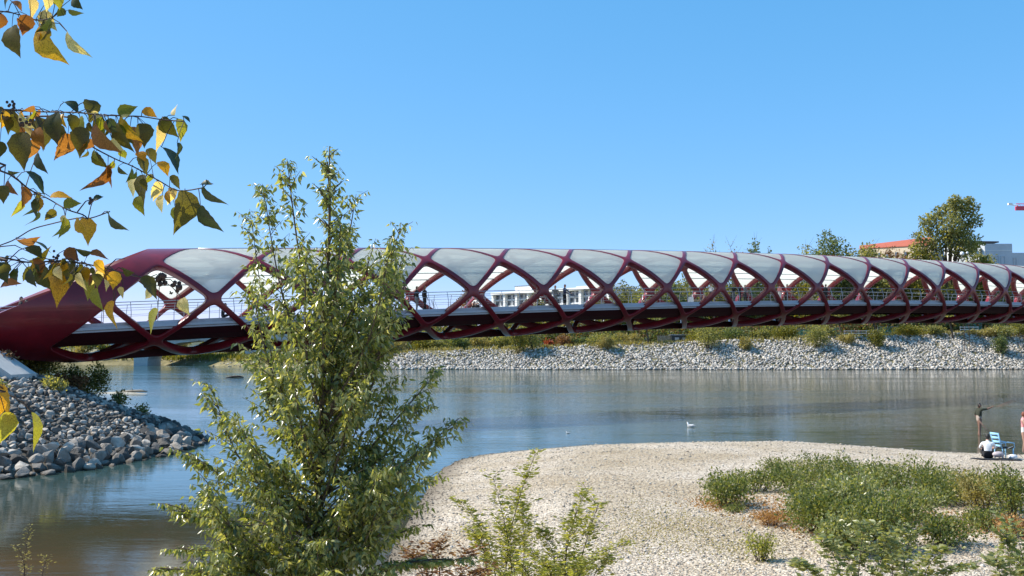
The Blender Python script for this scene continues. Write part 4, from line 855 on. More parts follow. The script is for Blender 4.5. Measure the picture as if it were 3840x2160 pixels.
for bi,cnt,xr in((1,30,(5,470)),(2,12,(300,640)),(5,34,(10,420)),(3,8,(10,300)),(0,8,(0,190))):
    pts_=[p for p in BR[bi][0] if p[0]>=0]
    for _ in range(cnt):
        x=random.uniform(*xr); y=np.interp(x,[p[0] for p in pts_],[p[1] for p in pts_])+random.uniform(-12,45); l_=random.uniform(38,82); a=random.gauss(0,.35)
        BR[bi][3].append((x,y,x+l_*math.sin(a),y+l_*math.cos(a),l_*random.uniform(.2,.62),random.choice((0,0,0,2,1,4,3,5))))
for pts,Y0,rp,leaves,tw in BR:
    k=Y0/FPX; yf=lambda x:Y0+.12*math.sin(x*.013)+.0002*x
    mb=MB(); c=catmull([Vector((-3.25,2.9,inv(-260,pts[0][1],Y=Y0).z+.3))]+[inv(x,y,Y=yf(x)) for x,y in pts],4); n=len(c); mb.tube(c,[max(rp*k*.55*(1-.7*i/(n-1)),.0018) for i in range(n)],6)
    for a in tw: 
        p,q=inv(a[0],a[1],Y=yf(a[0])),inv(a[2],a[3],Y=yf(a[0])+.02); m_=p.lerp(q,.5)+Vector((0,0,.01)); mb.tube([p,m_,q],[rp*k*.3,rp*k*.24,rp*k*.15],5)
    bo=mb.build('branch',M['twig'],aut,True,AO)
    # petioles join leaf bases to the nearest point of the branch
    for bx,by,tx,ty,wpx,ci in leaves:
        yl=yf(bx)+random.uniform(-.10,.10); b=inv(bx,by,Y=yl); t_=inv(tx,ty,Y=yl+random.uniform(-.02,.02)); d=t_-b; L=d.length; d.normalize()
        near=min(c,key=lambda q:(q-b).length); MB().tube([near,near.lerp(b,.5)+Vector((0,0,.006)),b],[.0013,.0011,.0009],4,cap=False).build('petiole',M['twig'],bo,False,AO)
        full=L*.94*.74; wr=min(.98,(wpx*k)/full); ang=math.acos(wr)*random.choice((-1,1)); view=-b.normalized()*1.0; view=(Vector((0,0,CAMZ))-b).normalized()
        X=d.cross(view).normalized(); Z=X.cross(d).normalized(); q=Matrix.Rotation(ang,3,d); X=q@X; Z=q@Z
        m=Matrix((X,d,Z)).transposed().to_4x4(); lo,ro,_=m.decompose()
        o=bpy.data.objects.new('leaf',CL[ci]); C.collection.objects.link(o); o.parent=bo; o.location=b-Vector(AO); o.rotation_mode='QUATERNION'; o.rotation_quaternion=ro; o.scale=(L*.80,L,L*random.uniform(.7,1.3))
        # serration and curl differ in depth scale only
# dark dried catkin clusters
for x,y,r_ in[(605,1045,.016),(664,1076,.013),(640,1098,.004),(45,395,.009),(92,462,.010),(340,757,.009),(212,962,.008)]:
    p=inv(x,y,Y=2.45); mb=MB()
    for i in range(9): q=p+Vector([random.gauss(0,r_*.5) for _ in range(3)]); mb.ball(q,r_*.45,6)
    mb.build('seed_cluster',M['twig'],aut,True,AO)
# ------------------------------------------------------------------ buildings beyond the far bank
def frame_to(org,rz): 
    ct,st=math.cos(rz),math.sin(rz); return lambda x,y,z:(org[0]+x*ct-y*st,org[1]+x*st+y*ct,org[2]+z)
def window(parent,x,y,z,w_,h,fm='white_paint',pm='pane',bars=0):
    mb=MB(); t=.12
    mb.box((x,y,z+h/2+t/2),(w_+2*t,.16,t)); mb.box((x,y,z-h/2-t/2),(w_+2*t,.2,t)); mb.box((x-w_/2-t/2,y,z),(t,.16,h)); mb.box((x+w_/2+t/2,y,z),(t,.16,h))
    for i in range(bars): mb.box((x-w_/2+w_*(i+1)/(bars+1),y+.01,z),(.08,.1,h))
    f=mb.build('window',M[fm],parent); mb=MB(); mb.box((x,y+.12,z),(w_,.04,h)); p=mb.build('pane',M[pm],f); return f
# white office block (seen through the lattice)
ZB=480; k=ZB/FPX; xl,xr=px2(1832,ZB),px2(2275,ZB); Wd=xr-xl; gz=4.0; top=CAMZ+(1298-1086)*k
ob=thing('office_block','long white office block with a grid of columns, seen through the lattice','building',((xl+xr)/2,ZB,gz),None,-.85); H=top-gz; Wd*=1.42
mb=MB(); mb.box((0,9,H/2-.6),(Wd,16,H-1.2)); mb.build('wall',M['grey_wall'],ob)
mb=MB(); mb.box((0,8,H-.55),(Wd+1,19,1.1)); mb.build('roof',M['white_wall'],ob)
mb=MB(); mb.box((-Wd*.26,8,H+1.35),(12,10,2.7)); mb.build('penthouse',M['white_wall'],ob)
mb=MB(); mb.box((-Wd*.26,8,H+2.78),(12.6,10.6,.16)); mb.build('penthouse_roof',M['dark_metal'],ob)
mb=MB(); mb.box((Wd*.28,8,H+.5),(14,8,1.0)); mb.build('plant_room',M['grey_wall'],ob)
nb=9; bw=Wd/nb
for i in range(nb+1):
    mb=MB(); mb.box((-Wd/2+i*bw,.2,H/2-.6),(1.5,1.6,H-1.2)); mb.build('column',M['white_wall'],ob)
for j in range(8):
    z=H-1.1-j*3.1-1.5
    if z<2:break
    mb=MB(); mb.box((0,.75,z-1.42),(Wd-.2,.5,.36)); mb.build('spandrel',M['white_wall'],ob)
    for i in range(nb):
        for q in(-1,1): window(ob,-Wd/2+(i+.5)*bw+q*bw*.22,.88,z+.15,bw*.33,2.1,'white_paint','pane')
# grey modern building at the right
ZR=262; k=ZR/FPX; X0,X1=px2(3700,ZR),px2(3803,ZR); g0=6.5; t0=CAMZ+(1298-913)*k
gb_=thing('apartment_building','modern grey and white flat-roofed building at the right edge','building',(X0,ZR,g0),None,0); 
mb=MB(); H=t0-g0; w1=X1-X0; mb.box((w1/2,5,H/2),(w1,10,H)); mb.build('wall',M['grey_wall'],gb_)
mb=MB(); mb.add([(0-.02,.1,H*.55),(-5.4,4.6,H*.55),(-5.4,4.6,H-.1),(0-.02,.1,H-.1),(0,12,H*.55),(-5.4,12,H*.55),(-5.4,12,H-.1),(0,12,H-.1)],[(0,3,2,1),(1,2,6,5),(3,7,6,2),(0,1,5,4),(4,5,6,7)]); fixn2(mb.build('white_wing',M['white_wall'],gb_))
mb=MB(); mb.add([(.2,-.2,H*.3),(-6.4,4.4,H*.3),(-6.4,4.4,H*.55),(.0,-.05,H*.55),(0,12,0),(-6.4,12,0),(-6.4,12,H*.54),(0,12,H*.54)],[(0,3,2,1),(1,2,6,5),(3,7,6,2),(0,1,5,4),(4,5,6,7)]); fixn2(mb.build('lower_wing',M['grey_wall'],gb_))
mb=MB(); mb.add([(w1*.5,-.3,H+.25),(-4.4,4.4,H+.9),(-4.4,10,H+.9),(w1*.5,8,H+.25),(w1*.5,-.3,H+.6),(-4.4,4.4,H+1.25),(-4.4,10,H+1.25),(w1*.5,8,H+.6)],[(0,3,2,1),(4,5,6,7),(0,1,5,4),(1,2,6,5),(2,3,7,6),(3,0,4,7)]); fixn2(mb.build('roof',M['dark_metal'],gb_))
for i in range(5):
    mb=MB(); u=i/4.; x,y=-.7-4.3*u,.55+3.7*u; mb.box((x,y,H-2.0),(.5,.5,1.3),-.7); mb.build('window',M['pane'],gb_)
mb=MB(); w2=px2(3960,ZR)-X1; mb.box((w1+w2/2,5.4,(CAMZ+(1298-946)*k-g0)/2),(w2,9,(CAMZ+(1298-946)*k-g0))); mb.build('side_block',M['grey_wall'],gb_)
def zz(y): return CAMZ+(1298-y)*k-g0
for xa_,xb_,ya,yb_,yy in[(3726,3750,960,988,-.06),(3761,3773,962,988,-.06),(3813,3823,966,992,.84),(3726,3750,1010,1040,-.06),(3761,3773,1012,1040,-.06),(3813,3823,1014,1040,.84)]:
    a,b=px2(xa_,ZR)-X0,px2(xb_,ZR)-X0; window(gb_,(a+b)/2,yy,(zz(ya)+zz(yb_))/2,b-a,zz(ya)-zz(yb_),'grey_wall')
mb=MB(); mb.box((w1/2,-.03,zz(938)),(w1,.06,.12)); mb.build('ledge',M['white_wall'],gb_)
# orange-roofed building
ho=thing('orange_roof_building','long building with a sloping orange metal roof behind the trees','building',(px2(3223,300),300,6)); OO=ho.location
a1=inv(3223,921,Y=300);a2=inv(3490,888,Y=246);b1=inv(3223,931,Y=298);b2=inv(3490,916,Y=243.5)
mb=MB(); bk=Vector((6,8,-.3)); mb.add([b1,b2,a2,a1,a1+bk,a2+bk,b1-Vector((0,0,.2)),b2-Vector((0,0,.2))],[(0,1,2,3),(3,2,5,4),(6,7,1,0)]); fixn2(mb.build('roof',M['orange_roof'],ho,False,OO))
mb=MB(); n1=(b2-b1).normalized(); wl=[b1+Vector((.3,.4,-.1)),b2+Vector((.3,.4,-.1))]; mb.add([wl[0],wl[1],wl[1]+Vector((6,8,0)),wl[0]+Vector((6,8,0))]+[Vector((p.x,p.y,6)) for p in(wl[0],wl[1],wl[1]+Vector((6,8,0)),wl[0]+Vector((6,8,0)))],[(0,1,5,4),(1,2,6,5),(2,3,7,6),(3,0,4,7),(3,2,1,0)]); fixn2(mb.build('wall',M['beige_wall'],ho,False,OO))
for i in range(8):
    p=b1.lerp(b2,(i+.5)/8)+Vector((.15,.15,-2.4)); mb=MB(); mb.box(p,(1.6,.25,1.6),math.atan2((b2-b1).y,(b2-b1).x)); mb.build('window',M['pane'],ho,False,OO)
# brown house with white windows
ZH=248; hx=px2(3445,ZH); hg=6.2; bh=thing('brown_house','brown gabled house with white window frames seen through the lattice','house',(hx,ZH,hg)); k=ZH/FPX
mb=MB(); hw=4.4; he=CAMZ+(1298-1062)*k-hg; hp=CAMZ+(1298-1030)*k-hg; mb.add([(-hw,0,0),(hw,0,0),(hw,0,he),(0,0,hp),(-hw,0,he),(-hw,9,0),(hw,9,0),(hw,9,he),(0,9,hp),(-hw,9,he)],[(0,1,2,3,4),(9,8,7,6,5),(0,5,6,1),(1,6,7,2),(4,9,5,0)]); fixn2(mb.build('wall',M['brown_wall'],bh))
mb=MB()
for s in(-1,1): mb.add([(s*(hw+.5),-.5,he-.35),(0,-.5,hp+.12),(0,9.5,hp+.12),(s*(hw+.5),9.5,he-.35),(s*(hw+.5),-.5,he-.15),(0,-.5,hp+.34),(0,9.5,hp+.34),(s*(hw+.5),9.5,he-.15)],[(0,1,2,3),(4,5,6,7),(0,1,5,4),(2,3,7,6),(0,3,7,4)])
fixn2(mb.build('roof',M['dark_metal'],bh))
for x in(-1.3,.3,1.6): window(bh,x,-.08,CAMZ+(1298-1075)*k-hg,.9,1.9)
mb=MB(); mb.box((0,-.5,CAMZ+(1298-1095)*k-hg),(5,1.1,.3)); mb.build('balcony',M['white_paint'],bh)
for x in(-1.3,.3,1.6): window(bh,x,-.08,CAMZ+(1298-1130)*k-hg,.9,1.7)
# tower crane whose jib end enters the frame at the right
YC=520; k=YC/FPX; cr=thing('tower_crane','red tower crane jib end entering the sky at the right edge','crane',(px2(4250,YC),YC,4)); CO=cr.location
zj=CAMZ+(1298-770)*k; xj=px2(3800,YC); xm=px2(4250,YC)
for q in((-1,-1),(1,-1),(1,1),(-1,1)):
    MB().tube([(xm+q[0],YC+q[1],4),(xm+q[0],YC+q[1],zj+3)],.16,4).build('mast_leg',M['crane_red'],cr,False,CO)
lt=MB(); z=5
while z<zj: lt.tube([(xm-1,YC-1,z),(xm+1,YC-1,z+2)],.07,4,cap=False); lt.tube([(xm+1,YC-1,z),(xm+1,YC+1,z+2)],.07,4,cap=False); z+=2
lt.build('mast_lattice',M['crane_red'],cr,False,CO)
jb=MB(); x0=px2(3822,YC)
for dy,dz_ in((-1,0),(1,0),(0,1.9)): jb.tube([(x0,YC+dy,zj+dz_-.8),(xm+12,YC+dy,zj+dz_-.8)],.2,4)
x=x0
while x<xm: jb.tube([(x,YC-1,zj-.8),(x+1.3,YC,zj+1.1),(x+2.6,YC-1,zj-.8)],.1,4,cap=False); x+=2.6
jb.build('jib',M['crane_red'],cr,False,CO)
mb=MB(); mb.box((x0+2.4,YC,zj-1.2),(5,2.2,2.0)); mb.build('counterweight',M['crane_red'],cr,False,CO)
mb=MB(); mb.box((xj-.1,YC,zj+1.0),(2.0,1.4,1.0)); mb.tube([(xj,YC,zj+.6),(x0+1,YC,zj+.2)],.3,5); mb.build('winch',M['white_paint'],cr,False,CO)
mb=MB(); mb.box((xm,YC-1.6,zj-2.2),(2,1.6,2.2)); mb.build('cab',M['white_paint'],cr,False,CO)
# ------------------------------------------------------------------ park furniture on the far bank
def gfar(X,Y): return float(far_h(np.array([float(X)]),np.array([float(Y)]))[0])
for x0_,x1_,lab in[(2975,3050,'teal screen fence panel, leftmost, behind the yellow-green shrub'),(3110,3150,'narrow teal screen fence panel left of the grey trunk'),(3290,3365,'dark teal screen fence panel right of the dark leaning trunk'),(3620,3680,'teal screen fence panel above the white guard rail')]:
    Y=222; X0_,X1_=px2(x0_,Y),px2(x1_,Y); g=gfar(X0_,Y); t=thing('screen_fence',lab,'fence',((X0_+X1_)/2,Y,g),'teal screens on the far bank'); L=X1_-X0_
    mb=MB(); mb.box((0,0,1.25),(L,.05,1.9)); mb.build('screen',M['teal'],t)
    for i in range(3): mb=MB(); mb.box((-L/2+i*L/2,-.06,1.2),(.08,.08,2.6)); mb.build('post',M['white_paint'],t)
    mb=MB(); mb.box((0,-.05,2.3),(L,.06,.06)); mb.build('rail',M['white_paint'],t)
Y=217; 
for x0_,x1_,lab in[(3165,3275,'grey two-rail railing between the two leaning trunks'),(3600,3668,'white guard rail below the right teal screen')]:
    X0_,X1_=px2(x0_,Y),px2(x1_,Y); g=gfar(X0_,Y); t=thing('guard_rail',lab,'railing',((X0_+X1_)/2,Y,g)); L=X1_-X0_
    for z in(.5,1.0,1.5): mb=MB(); mb.box((0,0,z),(L,.08,.12)); mb.build('rail',M['white_paint'],t)
    for i in range(5): mb=MB(); mb.box((-L/2+i*L/4,.07,.8),(.09,.06,1.7)); mb.build('post',M['steel'],t)
# dark low shed / service structure
Y=216; xa_,xb_=px2(2460,Y),px2(2595,Y); g=gfar((xa_+xb_)/2,Y); t=thing('park_shed','low dark shed with a pale plank side on the far bank','shed',((xa_+xb_)/2,Y,g)); L=xb_-xa_
mb=MB(); mb.box((L*.2,0,.95),(L*.6,2.6,1.7)); mb.build('wall',M['dark_metal'],t)
mb=MB(); mb.box((L*.2,0,1.9),(L*.66,3,.14)); mb.build('roof',M['steel'],t)
for i in range(6): mb=MB(); mb.box((-L*.45+i*.5,-.6,.9),(.42,.08,1.7)); mb.build('plank',M['wood'],t)
for i in range(2): mb=MB(); mb.box((L*.05+i*1.6,-1.33,1.1),(.9,.05,.5)); mb.build('vent_panel',M['steel'],t)
# street lamps with round globes near the big tree
for x,y,lab in[(3608,951,'white globe lamp in front of the tallest cottonwood foliage'),(3627,948,'smaller pale globe lamp right beside the white one')]:
    Y=206; p=inv(x,y,Y=Y); g=gfar(p.x,Y); t=thing('globe_lamp',lab,'lamp',(p.x,Y,g)); MB().tube([(0,0,0),(0,0,p.z-g-.4)],[.07,.045],6).build('post',M['twig'],t); MB().ball((0,0,p.z-g),.42 if x<3620 else .25,10).build('globe',M['white_paint'],t,True)
# ------------------------------------------------------------------ people
def pmats(**c): return {k:simple('cloth_'+k+str(abs(hash(str(v)))%9999),v,.85,0,.12,12) for k,v in c.items()}
SK=simple('skin',(.42,.24,.17),.55,0,.06,8); SKD=simple('tanned_skin',(.24,.13,.09),.55,0,.06,8); HAIR=simple('dark_hair',(.02,.017,.015),.6,0,.2,30); HAIRR=simple('reddish_hair',(.20,.06,.03),.6,0,.2,30)
def cloth(name,col): return simple(name,col,.9,0,.12,15)
def person(label,loc,rz,joints,mats_,group=None,hands=True,scale=1.0,head_dir=(0,-1),bulk=1.0):
    """joints in metres, local frame facing -Y. mats_: top, legs(lower body), skin, hair. One skinned body."""
    import bmesh
    t=thing('person',label,'person',loc,group,rz); t.scale=(scale,)*3
    J=joints; names=list(J); idx={n_:i for i,n_ in enumerate(names)}
    bones=[('pelvis','waist'),('waist','chest'),('chest','neck'),('neck','head'),('chest','shL'),('shL','elL'),('elL','wrL'),('chest','shR'),('shR','elR'),('elR','wrR'),('pelvis','hipL'),('hipL','knL'),('knL','anL'),('anL','toeL'),('pelvis','hipR'),('hipR','knR'),('knR','anR'),('anR','toeR')]
    rad={'pelvis':.135,'waist':.115,'chest':.135,'neck':.055,'head':.06,'shL':.065,'shR':.065,'elL':.043,'elR':.043,'wrL':.027,'wrR':.027,'hipL':.095,'hipR':.095,'knL':.062,'knR':.062,'anL':.04,'anR':.04,'toeL':.03,'toeR':.03}
    me=bpy.data.meshes.new('body'); me.from_pydata([J[n_] for n_ in names],[(idx[a],idx[b]) for a,b in bones],[]); ob=bpy.data.objects.new('body_tmp',me); C.collection.objects.link(ob)
    sm=ob.modifiers.new('s','SKIN'); sv=me.skin_vertices[0].data
    for n_ in names: sv[idx[n_]].radius=(rad[n_]*bulk*(1.15 if n_ in('chest','pelvis','waist') else 1),rad[n_]*bulk*(.85 if n_ in('chest','waist','pelvis') else 1)); sv[idx[n_]].use_root=(n_=='pelvis')
    ss=ob.modifiers.new('d','SUBSURF'); ss.levels=1; ss.render_levels=1
    dg=bpy.context.evaluated_depsgraph_get(); ev=ob.evaluated_get(dg); m2=bpy.data.meshes.new_from_object(ev); bpy.data.objects.remove(ob)
    bm=bmesh.new(); bm.from_mesh(m2)
    # head: egg with nose, ears
    h=Vector(J['head']); hd=Vector((head_dir[0],head_dir[1],0)).normalized(); sdv=Vector((hd.y,-hd.x,0))
    def egg(c,r,seg=12,tag_=0):
        r_=bmesh.ops.create_uvsphere(bm,u_segments=seg,v_segments=8,radius=1); 
        for v in r_['verts']: v.co=Vector((v.co.x*r[0],v.co.y*r[1],v.co.z*r[2]))+c
        return r_['verts']
    egg(h+Vector((0,0,.05)),(.078,.09,.115)); egg(h+hd*.095+Vector((0,0,.03)),(.014,.014,.022),6); egg(h+sdv*.08+Vector((0,0,.04)),(.012,.02,.03),6); egg(h-sdv*.08+Vector((0,0,.04)),(.012,.02,.03),6)
    if hands:
        for e,w_ in(('elL','wrL'),('elR','wrR')):
            a,b=Vector(J[e]),Vector(J[w_]); d=(b-a).normalized(); s=d.cross(Vector((0,0,1)));  s=s.normalized() if s.length>.1 else Vector((0,1,0)); egg(b+d*.045,(.038,.038,.045),8)
            mbh=MB(); 
            for i,(o_,l_) in enumerate(((.9,.85),(.50,.82),(.40,1.05))):
                p=b+d*.075+s*o_; mbh.tube([p,p+d*l_*.55,p+d*l_+Vector((0,0,-.018))],[.0085,.008,.006],5)
            p=b+d*.035+s*.035; mbh.tube([p,p+(s*.7+d*.7)*.035,p+(s*.4+d)*.055],[.010,.009,.007],5)
            bv=[bm.verts.new(v) for v in mbh.v]
            for f in mbh.f: bm.faces.new([bv[i] for i in f])
    bm.to_mesh(m2); bm.free(); m2.materials.clear()
    for k_ in('skin','top','legs','hair'): m2.materials.append(mats_[k_])
    segs={'top':[('waist','chest'),('chest','neck'),('chest','shL'),('chest','shR')],'skin':[],'legs':[('pelvis','hipL'),('pelvis','hipR'),('pelvis','waist')]}
    segs['top' if mats_.get('sleeves',1)>0 else 'skin']+= [('shL','elL'),('shR','elR')]
    segs['top' if mats_.get('sleeves',1)>1 else 'skin']+= [('elL','wrL'),('elR','wrR')]
    segs['legs' if mats_.get('cover',2)>=1 else 'skin']+= [('hipL','knL'),('hipR','knR')]
    segs['legs' if mats_.get('cover',2)>=2 else 'skin']+= [('knL','anL'),('knR','anR'),('anL','toeL'),('anR','toeR')]
    segs['skin']+=[('neck','head')]
    SG=[(k_,Vector(J[a]),Vector(J[b])) for k_,l in segs.items() for a,b in l]; mi={'skin':0,'top':1,'legs':2,'hair':3}
    for p in m2.polygons:
        c=p.center; best=None;bd=1e9
        if (c-(h+Vector((0,0,.05)))).length<.128 and c.z>h.z-.06:
            rel=c-(h+Vector((0,0,.05))); best='hair' if (rel.z>.055 or rel.dot(hd)<-.005+ (-.03 if not mats_.get('long') else .03)) else 'skin'
        else:
            for k_,a,b in SG:
                ab_=b-a; tt=max(0,min(1,(c-a).dot(ab_)/ab_.length_squared)); q=(a+ab_*tt-c).length
                if q<bd: bd=q;best=k_
            for w_ in('wrL','wrR'):
                if (c-Vector(J[w_])).length<.03 or (c-(Vector(J[w_])+(Vector(J[w_])-Vector(J['elL' if w_=='wrL' else 'elR'])).normalized()*.09)).length<.1: best='skin'
        p.material_index=mi[best]; p.use_smooth=True
    o=bpy.data.objects.new('body',m2); C.collection.objects.link(o); o.parent=t
    return t
def stand(arms='down',walk=0,lean=0):
    J={'pelvis':(0,0,.95),'waist':(0,lean*.3,1.12),'chest':(0,lean*.6,1.34),'neck':(0,lean,1.5),'head':(0,lean-.02,1.6),'shL':(.19,lean*.8,1.42),'shR':(-.19,lean*.8,1.42),'elL':(.24,.03+lean,1.14),'elR':(-.24,.03+lean,1.14),'wrL':(.25,-.08+lean,.9),'wrR':(-.25,-.08+lean,.9),
    'hipL':(.1,0,.88),'hipR':(-.1,0,.88),'knL':(.11,-.03-walk*.6,.49),'knR':(-.11,-.03+walk*.4,.49),'anL':(.11,.02-walk,.08),'anR':(-.11,.03+walk,.08),'toeL':(.12,-.14-walk,.03),'toeR':(-.12,-.13+walk,.03)}
    if arms=='rail': J['elL']=(.26,-.2+lean,1.2);J['elR']=(-.26,-.2+lean,1.2);J['wrL']=(.2,-.42+lean,1.12);J['wrR']=(-.2,-.42+lean,1.12)
    if arms=='point': J['shR']=(-.19,-.02,1.43);J['elR']=(-.20,-.33,1.47);J['wrR']=(-.20,-.58,1.58)
    return J
dk=cloth('dark_olive_swim_top',(.035,.038,.022)); bl=cloth('navy_jacket',(.02,.035,.09)); bk_=cloth('black_cloth',(.015,.015,.018)); wh=cloth('white_shirt',(.8,.8,.8)); gy=cloth('grey_cloth',(.16,.17,.18)); pk=cloth('pink_top',(.72,.30,.30)); rd=cloth('red_shirt',(.45,.04,.04)); be=cloth('beige_shorts',(.42,.33,.27)); ws=cloth('white_shorts',(.75,.74,.70)); tn=cloth('tan_cloth',(.35,.28,.2))
# man standing in the shallows, pointing right
J=stand('point'); J['shL']=(.19,.04,1.41);J['elL']=(.22,.13,1.15);J['wrL']=(.16,-.02,.95); J['waist']=(0,.02,1.12); J['knL']=(.1,-.06,.49);J['knR']=(-.1,.03,.49)
pm=inv(3674,1634,Z=0)
person('person in a dark top and pale shorts standing in the shallows, one arm stretched out',(pm.x,pm.y,-.09),R(90)-.1,J,dict(skin=SKD,top=dk,legs=be,hair=HAIR,sleeves=1,cover=0),scale=1.0,bulk=1.25)
J=stand(); J['elR']=(-.3,-.1,1.16);J['wrR']=(-.22,-.25,1.3)
pw=inv(3841,1700,Z=.02)
person('person in a pink top and white shorts at the right edge of the photo',(pw.x,pw.y,0.0),R(60),J,dict(skin=SK,top=pk,legs=ws,hair=HAIRR,sleeves=0,cover=0,long=1),scale=1.02)
# seated person, seen from behind
ps=onbar(3706,1722)
J={'pelvis':(0,0,.14),'waist':(0,.01,.30),'chest':(0,-.02,.52),'neck':(0,-.04,.68),'head':(0,-.06,.79),'shL':(.19,-.02,.60),'shR':(-.19,-.02,.60),'elL':(.27,-.16,.40),'elR':(-.27,-.16,.40),'wrL':(.16,-.38,.42),'wrR':(-.16,-.38,.42),'hipL':(.11,-.03,.12),'hipR':(-.11,-.03,.12),'knL':(.17,-.44,.40),'knR':(-.17,-.44,.40),'anL':(.14,-.66,.08),'anR':(-.14,-.66,.08),'toeL':(.15,-.82,.04),'toeR':(-.15,-.82,.04)}
person('person in a white shirt sitting on the gravel beside the blue chair, seen from behind',(ps.x,ps.y,ps.z),R(160),J,dict(skin=SK,top=wh,legs=bk_,hair=HAIR,sleeves=1,cover=2,long=1),scale=.96)
# blue chair
bc=cloth('light_blue_plastic',(.28,.52,.72)); pc_=inv(3742,1712,Y=ps.y+.35); ch=thing('beach_chair','tall-backed light blue folding chair beside the seated person','chair',(pc_.x,pc_.y,gb(pc_.x,pc_.y)),None,R(10)); ch.scale=(.9,.9,.92)
mb=MB(); 
for q in(-.24,.24): mb.tube([(.02,q,.42),(-.14,q,1.02)],.03,6)
for z in(.50,.66,.82,.97):
    f=(z-.42)/.6; mb.box((.02-.16*f,0,z),(.035,.5,.10))
mb.build('backrest',bc,ch,True)
mb=MB(); mb.box((.28,0,.43),(.52,.5,.04)); mb.build('seat',bk_,ch)
for x_,y_ in((.52,-.24),(.52,.24),(.04,-.24),(.04,.24)):
    MB().tube([(x_,y_,0),(x_,y_,.42)],.028,6).build('leg',bc,ch,True)
for q in(-.27,.27): MB().tube([(-.02,q,.62),(.25,q,.66),(.55,q,.62),(.56,q,.42)],.025,6).build('armrest',bc,ch,True)
# mat, bag
pb=onbar(3735,1724); mb=MB(); 
V=[];nx,ny=12,7
for j in range(ny):
    for i in range(nx):
        X=pb.x-.75+1.5*i/(nx-1); Y=pb.y-.4+.8*j/(ny-1); V.append((X,Y,gb(X,Y)+.03+.015*math.sin(i*1.7+j)))
mb.add(V,[(j*nx+i,j*nx+i+1,(j+1)*nx+i+1,(j+1)*nx+i) for j in range(ny-1) for i in range(nx-1)]); o=mb.build('beach_mat',bk_,None,True); so_=o.modifiers.new('t','SOLIDIFY'); so_.thickness=.02; tag(o,'dark beach mat spread on the gravel under the bag','mat')
t=thing('beach_bag','greyish pink soft bag lying between the seated person and the chair','bag',(pb.x+.1,pb.y+.02,pb.z+.05)); mb=MB(); mb.ball((0,0,.14),(.22,.14,.11),12); mb.build('body',cloth('dusty_pink_canvas',(.50,.42,.42)),t,True); MB().tube([(-.12,-.04,.24),(-.08,-.04,.36),(.08,-.04,.36),(.12,-.04,.24)],.012,5).build('handle',bk_,t,True)
t=thing('beach_bag','small white sack with pale straps right of the blue chair','bag',(pb.x+.75,pb.y+.3,gb(pb.x+.75,pb.y+.3))); mb=MB(); mb.ball((0,0,.09),(.18,.13,.10),10); mb.build('body',wh,t,True); MB().tube([(.1,0,.14),(.24,.02,.2),(.36,0,.05)],.01,5).build('strap',tn,t,True)
# people on the bridge (deck level)
def onb(x,lat,label,rz,J,m,hands=False,scale=1.,dz_=0):
    lo,hi=-3,22
    for _ in range(40):
        u=(lo+hi)/2; p=D_(u,lat,-1.19); 
        if 1920+FPX*p.x/p.y<x: lo=u
        else: hi=u
    p=D_(u,lat,-1.19+dz_); return person(label,tuple(p),rz,J,m,'people on the footbridge',True,scale)
tb=TH
onb(2118,1.9,'person in a navy jacket standing at the rail right of the white office block columns',R(20)+tb,stand('rail'),dict(skin=SK,top=bl,legs=bk_,hair=HAIR,sleeves=2,cover=2))
onb(2082,2.3,'person in grey leaning on the rail left of the one in navy',R(-30)+tb,stand('rail',0,-.05),dict(skin=SK,top=gy,legs=gy,hair=HAIR,sleeves=2,cover=2),scale=.97)
onb(1562,1.2,'person in black, left one of the pair in the first bay right of the poplar',R(90)+tb,stand('down',.1),dict(skin=SK,top=bk_,legs=gy,hair=HAIR,sleeves=2,cover=2))
onb(1592,1.6,'person in dark clothes holding a pale bag, right one of the pair',R(90)+tb,stand('down',.15),dict(skin=SK,top=bk_,legs=bk_,hair=HAIR,sleeves=2,cover=2),scale=1.02)
onb(2668,1.5,'person in a white shirt behind the front node left of the dark pair',R(-90)+tb,stand('down',.1),dict(skin=SK,top=wh,legs=bk_,hair=HAIR,sleeves=1,cover=2))
onb(2752,1.8,'person in black, leftmost of the three standing together on the bridge',R(10)+tb,stand('rail'),dict(skin=SK,top=bk_,legs=gy,hair=HAIR,sleeves=2,cover=2))
onb(2775,1.5,'person in black, middle one of the three standing together on the bridge',R(60)+tb,stand('down',.12),dict(skin=SK,top=bk_,legs=bk_,hair=HAIR,sleeves=2,cover=2))
onb(2795,2.1,'person in dark grey, rightmost of the three standing together on the bridge',R(0)+tb,stand('rail'),dict(skin=SK,top=gy,legs=bk_,hair=HAIR,sleeves=2,cover=2),scale=.96)
onb(2925,1.2,'person in pink walking on the bridge left of the one in red',R(80)+tb,stand('down',.12),dict(skin=SK,top=pk,legs=ws,hair=HAIRR,sleeves=1,cover=1,long=1))
onb(2950,1.9,'person in a red shirt leaning on the rail',R(0)+tb,stand('rail',0,-.08),dict(skin=SK,top=rd,legs=bk_,hair=HAIR,sleeves=1,cover=2))
onb(3098,1.2,'person in black in the bay left of the brown house',R(80)+tb,stand('down',.12),dict(skin=SK,top=bk_,legs=bk_,hair=HAIR,sleeves=2,cover=2))
onb(3045,1.8,'person in pale clothes half hidden by a front node',R(-80)+tb,stand('down',.12),dict(skin=SK,top=wh,legs=tn,hair=HAIRR,sleeves=1,cover=1))
onb(76,-.6,'person in dark clothes at the mouth of the red portal, front one',R(90)+tb,stand('down',.12),dict(skin=SK,top=bk_,legs=gy,hair=HAIR,sleeves=2,cover=2))
onb(96,.4,'person in grey at the mouth of the red portal, rear one',R(90)+tb,stand('down',.12),dict(skin=SK,top=gy,legs=bk_,hair=HAIR,sleeves=2,cover=2),scale=.92)
